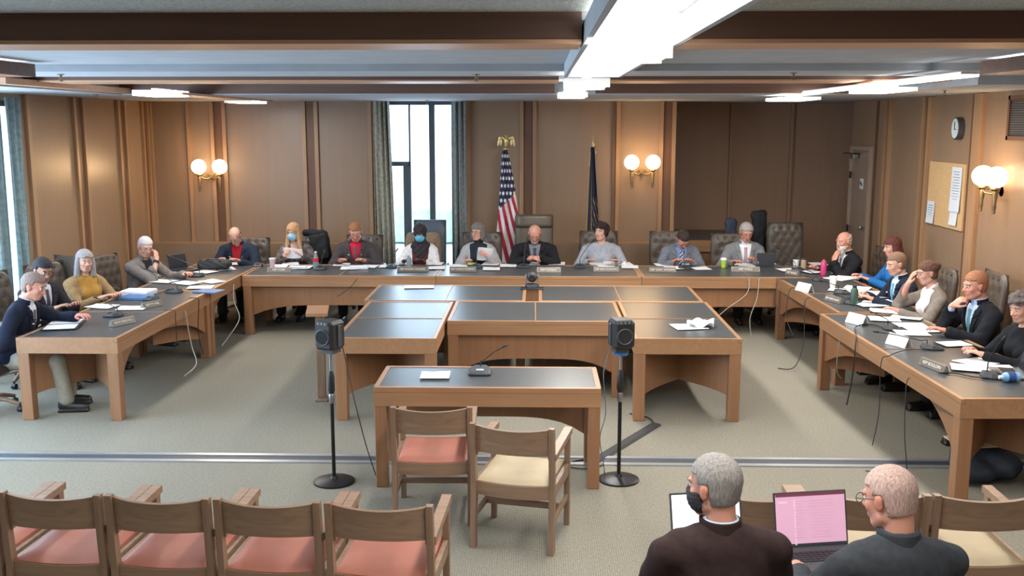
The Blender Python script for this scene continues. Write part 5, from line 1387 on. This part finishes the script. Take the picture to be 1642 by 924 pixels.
for (pts, lab, r) in (
    ([at(1585, 608) + (.76,), at(1560, 606) + (.758,), at(1530, 600) + (.758,), at(1505, 600) + (.758,)], 'black microphone cable lying behind the engraved name plate', .006),
    ([at(1425, 529) + (.76,), at(1395, 522) + (.76,), at(1372, 527) + (.765,), (2.83, 8.7, .74), (2.80, 8.65, .4), (2.78, 8.7, .12)], 'black cable looping off the side table beside the seam', .006),
    ([at(1492, 562) + (.76,), at(1455, 563) + (.76,), (2.84, 7.9, .76), (2.78, 7.9, .70), (2.78, 7.88, .3), (2.75, 7.9, .01)], 'thin black cable hanging down the side table near the folded cards', .004),
    ([(2.75, 7.2, .76), (2.72, 7.18, .70), (2.72, 7.15, .35), (2.74, 7.12, .02), (2.66, 7.2, .008), (2.5, 7.3, .008)], 'thin dark cable dropping to the floor track by the side table end', .004),
    ([(2.90, 9.2, .72), (2.84, 9.2, .6), (2.86, 9.3, .3), (2.92, 9.35, .2)], 'pale cable hanging beside the seam leg of the side tables', .005),
    ([(2.96, 11.9, .76), (2.90, 11.9, .74), (2.86, 11.8, .5), (2.92, 11.7, .3), (2.88, 11.6, .2)], 'dark cable hanging on the panel near the alcove corner', .005),
    ([(2.95, 11.3, .76), (2.89, 11.3, .72), (2.84, 11.2, .45), (2.9, 11.1, .25)], 'dark cable hanging midway along the far side table', .005),
    ([(2.93, 10.6, .76), (2.88, 10.6, .70), (2.86, 10.5, .3), (2.75, 10.4, .05), (2.6, 10.5, .01)], 'dark cable reaching the floor under the far side table', .005),
    ([(2.6, 12.10, .74), (2.57, 12.08, .55), (2.3, 12.06, .34), (2.0, 12.1, .02)], 'pale cable sagging under the back row table near the alcove', .005),
    ([(2.72, 12.10, .74), (2.70, 12.08, .5), (2.62, 12.06, .25), (2.65, 12.08, .02)], 'grey cable loop under the corner of the back row', .005),
    ([(-3.72, 10.45, .758), (-3.62, 10.44, .755), (-3.61, 10.43, .68), (-3.62, 10.4, .4), (-3.58, 10.4, .15)], 'dark cable hanging over the curtain-side table edge near the seam', .005),
    ([(-3.72, 9.75, .758), (-3.62, 9.74, .755), (-3.61, 9.73, .68), (-3.60, 9.7, .45), (-3.63, 9.65, .3)], 'dark cable hanging over the middle of the curtain-side table edge', .004),
    ([(-3.64, 10.1, .68), (-3.62, 10.1, .5), (-3.59, 10.1, .3), (-3.52, 10.0, .14), (-3.6, 9.85, .05)], 'pale cable dangling below the curtain-side table', .006),
    ([(-3.63, 11.75, .7), (-3.62, 11.7, .5), (-3.55, 11.65, .3), (-3.65, 11.5, .1), (-3.7, 11.4, .02)], 'pale cable behind the corner legs by the curtain-side table', .006),
    ([(-2.2, 12.1, .72), (-2.3, 12.06, .6), (-2.45, 12.06, .5)], 'thin cable drooping on the back row panel before the red shirt and tie', .004)):
    tag(MB().tube(smooth(pts), r, 6).build('cable', M_BLACK if 'pale' not in lab and 'grey' not in lab else mat('pale_cable', (170, 170, 166), .6), None), lab, 'cable')


# ---- name plates and folded name cards
def plate(u, v, rz, txt, label, L=.30, m=None):
    x, y = at(u, v); t = thing('name_plate', label, 'name plate', (x, y, .75), rz, 'engraved name plates on the tables')
    MB().prism([(-.028, 0), (.028, 0), (.006, .058), (-.004, .058)], -L / 2, L / 2, 0).build('holder', mat('plate_rim', (128, 128, 122), .4, .05, metal=.3), t)
    n = Vector((0, -.058, .024)).normalized(); a = math.atan2(.058, .024)
    MB().box(0, -.0175, .029, L * .95, .0015, .048, rot=(-(PI / 2 - a), 0, 0)).build('plate_face', mat('plate_face', (104, 92, 80), .4, .04), t)
    text_mesh('lettering', txt, min(.036, L * 1.45 / max(6, len(txt))), mat('plate_letters', (216, 214, 206), .5, .02), t, (0, -.0195, .029), (a, 0, 0)); return t
plate(1497, 591, -PI / 2 + .33 - .35 + .25, 'REP BOULDIN', 'name plate reading REP BOULDIN at the end of the side table', .31)
plate(196, 520, PI / 2 - .25 - .2, 'REP B MARSHALL', 'name plate on the curtain-side table end next to its first microphone', .27)
plate(243, 492, PI / 2 - .45, 'REP M VAIL', 'faded name plate before the person in tan', .25)
plate(662, 435, 0, 'REP SANDRA WILLIAMS', 'long dark name plate before the person in head scarf', .40)
plate(742, 435, 0, 'REP NANCY MURPHY', 'dark name plate before the person with grey bob', .34)
plate(880, 436, 0, 'REP CONLEY', 'name plate before the chairman', .30)
plate(972, 435, 0, 'REP LEAH CUSHMAN', 'name plate before the grey sweater person', .32)
plate(1062, 436, 0, 'REP GARY WOODS', 'name plate before the person with striped tie', .34)
plate(1195, 435, 0, 'REP WALZ', 'name plate before the grey-haired person with lilac tie', .36)
plate(448, 436, 0, 'REP YORK', 'name plate before the blond person', .3)
plate(1337, 484, -PI / 2 + .35, 'REP MERCHANT', 'grey name plate beside the green bottle', .26)
plate(1271, 441, -PI / 2 + .6, 'REP READ', 'small name plate at the alcove corner of the side table', .2)
for (u, v, lab) in ((1290, 461, 'folded white name card nearest the alcove corner'), (1374, 513, 'folded white name card at the seam of the side tables'), (1441, 548, 'folded white name card nearest the engraved name plate')):
    x, y = at(u, v + 6); t = thing('folded_card', lab, 'name card', (x, y, .75), -PI / 2 + .45, 'folded white name cards on the side table')
    MB().prism([(-.045, 0), (-.041, 0), (0, .088), (.041, 0), (.045, 0), (0, .094)], -.11, .11, 0).build('card', M_PAPER, t)


# ---- cups and bottles
def turned(name, label, cat, u, v, parts, z=.75):
    x, y = at(u, v); t = thing(name, label, cat, (x, y, z))
    for (pn, m, prof) in parts: MB().lathe(prof, 20).build(pn, m, t)
    return t
turned('paper_cup', 'lime green paper cup with white lid in front of the grey-haired person', 'cup', 1160, 429, (('cup', mat('lime', (166, 196, 70), .6), [(.028, 0), (.04, .1), (.04, .102)]), ('lid', M_WHITE, [(.042, .1), (.042, .112), (.036, .118), (.034, .128), (.001, .128)])))
turned('paper_cup', 'white paper cup beside the tan tumbler at the alcove corner', 'cup', 1276, 431, (('cup', M_WHITE, [(.028, 0), (.04, .105), (.04, .107)]), ('lid', M_WHITE, [(.042, .105), (.042, .115), (.001, .12)])))
turned('travel_tumbler', 'tan tumbler between the white cup and the pink bottle', 'tumbler', 1288, 434, (('body', mat('tan_tumbler', (150, 128, 104), .4), [(.034, 0), (.036, .13), (.03, .14)]), ('cap', M_DGREY, [(.031, .14), (.03, .16), (.001, .162)])))
turned('sports_bottle', 'bright pink bottle before the white-bearded person', 'bottle', 1320, 441, (('body', mat('pink_bottle', (190, 56, 110), .35), [(.036, 0), (.038, .02), (.038, .13), (.03, .15)]), ('cap', mat('pink_cap', (206, 90, 132), .4), [(.03, .15), (.03, .175), (.012, .18), (.012, .195), (.001, .195)])))
turned('paper_cup', 'white lidded cup in front of the auburn-haired person', 'cup', 1335, 462, (('cup', M_WHITE, [(.03, 0), (.042, .12), (.042, .122)]), ('lid', M_WHITE, [(.044, .12), (.044, .13), (.036, .138), (.001, .138)])))
turned('steel_bottle', 'dark green bottle standing on the side table by its seam', 'bottle', 1369, 489, (('body', mat('green_bottle', (64, 88, 78), .35, metal=.2), [(.036, 0), (.038, .015), (.038, .15), (.022, .18)]), ('cap', M_BLACK, [(.022, .18), (.022, .20), (.001, .2)])))
turned('soda_bottle', 'clear soda bottle with red label before the blond person', 'bottle', 507, 431, (('body', mat('clear_bottle', (130, 150, 160), .2, alpha=.75), [(.034, 0), (.036, .02), (.036, .13), (.018, .19), (.014, .21)]), ('label_band', mat('red_label', (190, 40, 60), .5), [(.0365, .09), (.0368, .092), (.0368, .14), (.034, .142)]), ('cap', M_WHITE, [(.016, .21), (.016, .225), (.001, .225)])))
turned('drinking_cup', 'pale pink cup with lid before the blond person', 'cup', 437, 430, (('cup', mat('pale_pink', (206, 176, 186), .6), [(.026, 0), (.04, .12), (.04, .122)]), ('lid', M_WHITE, [(.042, .12), (.042, .13), (.001, .134)])))
turned('water_bottle', 'clear water bottle before the person in head scarf', 'bottle', 656, 430, (('body', MATS['clear_bottle'], [(.03, 0), (.032, .02), (.032, .12), (.014, .16), (.012, .17)]), ('cap', M_WHITE, [(.014, .17), (.014, .185), (.001, .185)])))
t = thing('sanitizer_bottle', 'clear sanitizer bottle with blue label lying at the side table end', 'bottle', at(1632, 612) + (.785,), 0)
MB().lathe([(.001, 0), (.034, 0), (.036, .01), (.036, .10), (.02, .12)], 18).build('body', mat('blue_bottle', (120, 170, 214), .3, .1, 12), t).rotation_euler = (0, -PI / 2, .1)
o = MB().lathe([(.014, .12), (.014, .145), (.001, .147)], 14).build('cap', M_WHITE, t); o.rotation_euler = (0, -PI / 2, .1)
o = MB().lathe([(.0368, .03), (.037, .032), (.037, .085), (.0368, .087)], 18).build('wrap_label', mat('blue_wrap', (50, 84, 140), .5, .15, 40), t); o.rotation_euler = (0, -PI / 2, .1)


# ---- computers
def laptop(label, loc, rz, tilt=1.9, w=.33, d=.23, display=None, body=None, open_up=True, name='laptop', cat='laptop', keys=True):
    body = body or M_DGREY; t = thing(name, label, cat, loc, rz)
    MB().box(0, 0, .008, w, d, .016, bev=.003).build('base', body, t)
    if keys:
        b = MB()
        for r in range(5):
            for c in range(13): b.box(-w * .43 + c * w * .0717, -d * .02 + (r - 1) * .021, .0175, w * .06, .017, .003)
        b.build('keyboard', M_BLACK, t); MB().box(0, -d * .34, .0165, .1, .05, .002).build('trackpad', M_DGREY, t)
    l = MB().box(0, 0, d / 2, w, .007, d, bev=.003).build('lid', body, t); l.location = (0, d / 2, .014); l.rotation_euler = (-(tilt - PI / 2), 0, 0)
    dm = display or mat('display_off', (40, 44, 52), .2, .02)
    sc = MB().box(0, -.0042, d / 2 + .003, w - .018, .0015, d - .026).build('display', dm, l)
    return t, l, sc
white_scr = mat('lit_white_screen', (235, 240, 244), .4, .01, emit=(232, 240, 246), estr=.95)
pink_scr = mat('lit_lilac_screen', (214, 170, 196), .4, .01, emit=(196, 150, 178), estr=.40)
laptop('open laptop with bright white screen on the lap of the person in brown suit', (.79, 4.12, .735), .16, 1.86, display=white_scr)
_, _, sc = laptop('open laptop with lilac page on screen on the lap of the balding person', (1.26, 4.13, .72), .17, 1.80, .345, .245, display=pink_scr)
b = MB().box(0, -.0052, .232, .325, .0012, .014); b.build('tab_bar', mat('dark_bar', (110, 58, 74), .5, emit=(110, 58, 74), estr=.3), sc)
b = MB()
for k in range(13): b.box(-.055 + random.uniform(-.004, .004), -.0052, .205 - k * .0135, .05 + random.uniform(-.02, .02), .001, .003).box(.05, -.0052, .205 - k * .0135, .11 + random.uniform(-.04, .02), .001, .003)
b.build('text_lines', mat('screen_text', (206, 162, 186), .5, emit=(170, 128, 154), estr=.4), sc)
MB().box(-.13, -.0052, .2, .04, .001, .008).box(-.075, -.005, .11, .008, .0006, .2).build('side_column', mat('screen_pale', (226, 186, 208), .5, emit=(210, 172, 196), estr=.45), sc)
x, y = at(1228, 428); laptop('small black computer propped open beside the lilac tie', (x, y + .12, .752), PI, 1.75, .24, .17)
x, y = at(300, 436); laptop('dark laptop seen from behind before the person in taupe blazer', (x - .05, y + .05, .752), PI / 2 - .5, 1.8, .30, .2)
x, y = at(1585, 590); laptop('silver laptop at the side table end before the officer', (3.52, 7.35, .752), -PI / 2 - .25, 1.85, .31, .21, body=mat('silver_shell', (128, 134, 144), .35, .03, metal=.5))
x, y = at(1530, 553); tb = thing('tablet', 'white-screened tablet before the officer in black uniform', 'tablet', (x, y, .752), PI / 2 + .2)
MB().box(0, 0, .004, .2, .27, .008, bev=.002).build('case', M_BLACK, tb); MB().box(0, 0, .0085, .18, .24, .001).build('display', mat('tablet_lit', (215, 222, 230), .4, emit=(215, 222, 232), estr=.4), tb)
# padfolio with two sheets
x, y = at(102, 522); pf = thing('open_padfolio', 'open black padfolio at the table end by the person in navy suit', 'padfolio', (x, y, .752), PI / 2 + .25)
MB().box(-.12, 0, .004, .235, .31, .008, bev=.002).box(.12, 0, .004, .235, .31, .008, bev=.002).build('cover', M_BLACK, pf)
MB().box(-.12, 0, .010, .20, .27, .003).build('inner_page', M_PAPER, pf); MB().box(.12, 0, .010, .20, .27, .003).build('note_pad', M_PAPER, pf)
# black bag on the table corner
B0 = [p_box((0, 0, .07), (.20, .10, .055), .045), p_ell((-.05, 0, .12), (.14, .09, .03)), p_ell((.12, .01, .08), (.10, .1, .05))]
bx, by = at(338, 436); bg_ = thing('laptop_bag', 'black soft bag lying on the corner of the tables before the red shirt', 'bag', (bx, by + .15, .752), .1)
g = Field.around(B0, .008, .03); g.add(B0, .03); X, Y, Z = g.XYZ(); g.f = (g.f + .003 * np.sin(X * 50 + Z * 90)).astype(np.float32); g.mesh('body', mat('bag_fabric', (40, 42, 46), .7, .1, 30, .1), bg_)
MB().tube([(-.1, -.08, .12), (-.06, -.1, .15), (.06, -.1, .15), (.1, -.08, .12)], .007, 6).build('handle', M_BLACK, bg_)

# ---- conference camera on the cluster
cx_, cy_ = -.045, 11.2
t = thing('conference_camera', 'silver and black conference camera standing on the middle of the cluster', 'camera', (cx_, cy_, .75))
MB().box(0, 0, .006, .26, .16, .012, bev=.003).build('mounting_plate', M_BLACK, t)
MB().lathe([(.075, .012), (.08, .03), (.07, .055), (.03, .06)], 20).build('base', M_DGREY, t)
for sx in (-1, 1): MB().box(sx * .068, 0, .105, .018, .06, .11, bev=.006).build('yoke_arm', M_GREY, t)
hd_ = MB().lathe([(.058 * math.sin(a), -.06 * math.cos(a)) for a in np.linspace(.02, PI - .02, 14)], 20, (0, 0, .135)).build('camera_head', M_DGREY, t)
o = MB().lathe([(.036, 0), (.036, .02), (.028, .03), (.024, .022), (.001, .02)], 18).build('lens', M_BLACK, hd_); o.location = (0, -.045, .135); o.rotation_euler = (PI / 2, 0, 0)


# ---- small loudspeakers on round-based stands
def speaker_stand(x, y, rz, label, lab2, tape=False):
    t = thing('microphone_stand', label, 'stand', (x, y, 0), 0, 'round-based stands beside the witness table')
    MB().lathe([(.001, .0), (.150, .0), (.150, .012), (.13, .02), (.03, .03), (.02, .05)], 32).build('base', M_STEEL, t)
    MB().lathe([(.014, .03), (.014, .62), (.001, .62)], 12).build('lower_tube', M_STEEL, t)
    MB().lathe([(.016, .60), (.022, .61), (.022, .66), (.018, .67)], 12).build('collar', M_GREY, t)
    MB().lathe([(.018, .67), (.026, .70), (.024, .80), (.014, .84)], 12).build('clutch', M_BLACK, t)
    MB().lathe([(.010, .83), (.010, .985)], 10).build('upper_tube', M_GREY, t)
    if tape: MB().lathe([(.012, .945), (.05, .95), (.055, .965), (.03, .975), (.012, .98)], 14).build('blue_tape', mat('blue_tape', (50, 110, 170), .5, .2, 30), t)
    s = thing('monitor_speaker', lab2, 'speaker', (x, y, .985), rz)
    w, h, d = .16, .21, .17
    MB().box(0, 0, h / 2 + .02, w, d, h, bev=.022).build('cabinet', M_BLACK, s)
    fr_ = MB()
    for k in range(28):
        pass
    ang = np.linspace(0, 2 * PI, 33)
    MB().tube([(.055 * math.cos(a), -d / 2 - .004, .115 + .055 * math.sin(a)) for a in ang], .006, 6).build('speaker_ring', M_DGREY, s)
    gb = MB()
    for k in range(9):
        xx = -.04 + k * .01; hh = math.sqrt(max(.05 ** 2 - xx * xx, 0)); gb.box(xx, -d / 2 - .004, .115, .003, .006, 2 * hh)
    gb.build('grille', M_DGREY, s)
    MB().box(0, -d / 2 - .002, .215, .10, .006, .028, bev=.002).build('control_panel', M_DGREY, s)
    MB().box(-.03, -d / 2 - .005, .215, .014, .008, .014, bev=.003).box(.0, -d / 2 - .005, .215, .014, .008, .014, bev=.003).box(.03, -d / 2 - .005, .215, .014, .008, .014, bev=.003).build('dials', M_GREY, s)
    MB().box(0, .01, .004, .10, .10, .03).box(w / 2 + .005, 0, .12, .01, .04, .16, bev=.003).box(-w / 2 - .005, 0, .12, .01, .04, .16, bev=.003).build('bracket', M_DGREY, s)
    return t
sx1, sy1 = at(536, 773, 0); sx2, sy2 = at(992, 770, 0)
speaker_stand(sx1, sy1, -.45, 'round-based black stand on the curtain side of the witness table', 'black box speaker with round grille, angled, on the stand near the curtains')
speaker_stand(sx2, sy2, .22, 'round-based black stand with blue tape on the flag side of the witness table', 'black box speaker with round grille above the blue tape', True)
tag(MB().tube(smooth([(sx1 + .07, sy1 + .05, 1.05), (sx1 + .10, sy1 + .05, .9), (sx1 + .18, sy1 + .0, .55), (sx1 + .27, sy1 - .02, .2), (sx1 + .36, sy1 - .05, .01), (sx1 + .5, sy1 + .1, .008)]), .004, 6).build('cable', M_BLACK), 'thin black speaker cable falling behind the witness table leg', 'cable')
tag(MB().tube(smooth([(sx2 - .07, sy2 + .05, 1.0), (sx2 - .12, sy2 + .04, .8), (sx2 - .10, sy2 + .05, .5), (sx2 - .14, sy2 + .05, .3), (sx2 - .1, sy2 + .1, .01), (sx2 - .2, sy2 + .3, .008)]), .004, 6).build('cable', mat('grey_cable', (96, 104, 116), .6)), 'thin grey cable hanging from the blue-taped stand', 'cable')
# wooden rest behind the curtain-side stand
t = thing('wooden_lectern', 'slim wooden lectern with slanted top behind the speaker near the curtains', 'lectern', (-2.06, 9.2, 0), .1)
MB().prism([(-.17, .02), (.17, .02), (.17, .84), (-.17, .93)], -.03, .03, 0).build('side_panel', M_TABLEV, t) if False else None
MB().box(.02, .0, .42, .08, .05, .80, bev=.003).build('upright', M_CHAIRWV, t); MB().box(.02, 0, .01, .12, .20, .02, bev=.002).build('foot', M_CHAIRWV, t)
MB().prism([(-.08, .82), (.08, .88), (.08, .90), (-.08, .85)], -.10, .10, 0).build('slanted_top', M_TABLE, t)

# cable cover across the floor
x0, y0 = at(955, 740, 0); x1, y1 = at(1052, 681, 0); L = math.hypot(x1 - x0, y1 - y0)
cc = MB().prism([(-.055, 0), (.055, 0), (.03, .014), (-.03, .014)], -L / 2, L / 2, 1).build('cable_cover', M_RUBBER, None, ((x0 + x1) / 2, (y0 + y1) / 2, .001), -math.atan2(x1 - x0, y1 - y0)); tag(cc, 'flat black rubber cable cover crossing the carpet from the witness table', 'cable cover')
tag(MB().tube(smooth([(x1 - .02, y1, .012), (x1 - .06, y1 + .15, .02), (x1 - .2, y1 + .3, .01)]), .006, 6).build('cable', M_BLACK), 'short black cable leaving the end of the floor cable cover', 'cable')
tag(MB().tube(smooth([(x0 + .02, y0 + .05, .014), (x0 - .15, y0 - .02, .01), (x0 - .25, y0 - .12, .01), (x0 - .1, y0 - .2, .01), (x0 + .05, y0 - .1, .01), (x0 - .1, y0 + .02, .012)]), .005, 6).build('cable', M_BLACK), 'small coil of cable on the track beside the witness table leg', 'cable')


# ---- coats, bags
def lump(name, label, cat, prims, m, k=.03, h=.01, amp=.006):
    g = Field.around(prims, h, .04); g.add(prims, k); X, Y, Z = g.XYZ()
    g.f = (g.f + amp * np.sin(X * 38 + 3 * np.sin(Z * 9)) * np.sin(Y * 30 + Z * 13 + 1)).astype(np.float32); o = g.mesh(name, m); tag(o, label, cat); return o
CO = mat('black_coat', (30, 32, 36), .85, .1, 25, .15)
lump('draped_coat', 'black coat draped over the chair behind the blond person', 'coat', [p_cap((-3.20, 13.72, 1.11), (-2.98, 13.74, 1.10), .05, .05), p_box((-3.0, 13.78, .85), (.13, .05, .27), .04, frame((-.12, 0, 1), (0, 1, 0))), p_box((-3.0, 13.63, .92), (.12, .03, .18), .03, frame((-.15, 0, 1), (0, 1, 0)))], CO)
lump('draped_coat', 'tan coat spread over the chair behind the head scarf', 'coat', [p_cap((-1.74, 13.70, 1.06), (-1.38, 13.70, 1.06), .06, .06), p_box((-1.56, 13.66, .85), (.25, .05, .2), .05)], mat('tan_coat', (132, 112, 92), .85, .1, 25, .15))
lump('draped_coat', 'dark navy coat hanging in the alcove opening beside the grey-haired person', 'coat', [p_box((3.22, 14.45, 1.02), (.10, .10, .32), .08), p_cap((3.16, 14.45, 1.30), (3.27, 14.45, 1.32), .07, .06)], CO)
lump('draped_coat', 'small dark blue coat on a chair behind the grey-haired person', 'coat', [p_box((2.80, 14.4, .98), (.08, .09, .26), .07), p_ell((2.80, 14.4, 1.2), (.09, .09, .07))], mat('navy_coat', (50, 58, 78), .85, .1, 25, .15))
for (x, y, l) in ((3.2, 14.42, 'low brown chair in the alcove opening under the navy coat'), ):
    leather_chair(l, (x, y - .0), PI, .98, w=.4, arms=False)
t0_ = thing('side_chair', 'small dark chair in the alcove under the dark blue coat', 'chair', (2.78, 14.42, 0))
MB().box(0, 0, .44, .4, .38, .05, bev=.01).build('seat', M_LEATHERD, t0_); MB().box(0, .19, .74, .38, .03, .42, bev=.01).build('backrest', M_LEATHERD, t0_)
for sx in (-1, 1):
    for sy in (-1, 1): MB().box(sx * .17, sy * .16, .21, .03, .03, .42).build('leg', M_CHAIRWV, t0_)
lump('backpack', 'black and blue bag slumped on the floor under the side table end', 'bag', [p_box((3.30, 7.18, .13), (.20, .15, .11), .08), p_ell((3.2, 7.05, .10), (.16, .12, .08)), p_ell((3.42, 7.1, .13), (.14, .14, .1))], mat('bag_blueblack', (36, 44, 58), .75, .15, 20, .15))
lump('backpack', 'navy blue bag beside the black bag under the side table end', 'bag', [p_ell((3.70, 6.9, .14), (.17, .17, .14)), p_box((3.72, 7.0, .16), (.12, .1, .12), .06)], mat('bag_navy', (40, 56, 96), .75, .15, 20, .15))
x, y = 3.3, 7.72
tag(MB().box(0, 0, .004, .42, .24, .008, rot=(.1, 0, .2), bev=.002).build('clipboard', mat('pale_board', (200, 184, 158), .6), None, (3.30, 7.24, .262)), 'pale flat board lying on the black bag under the side table', 'board')
# wall plate beside the officer
wy, wz = at_wall(1599, 487, RX)
wp = MB().box(0, 0, 0, .012, .08, .20, bev=.002).build('wall_switch', mat('ivory_plate', (190, 176, 120), .5), None, (RX - .007, wy, wz)); tag(wp, 'ivory wall plate low on the panelling behind the officer', 'switch plate')
MB().box(-.008, 0, 0, .008, .02, .05).build('switch', M_WHITE, wp)
wb_ = thing('steel_box', 'small white paper ball on the floor in the aisle', 'litter', (0, 0, 0)) if False else None
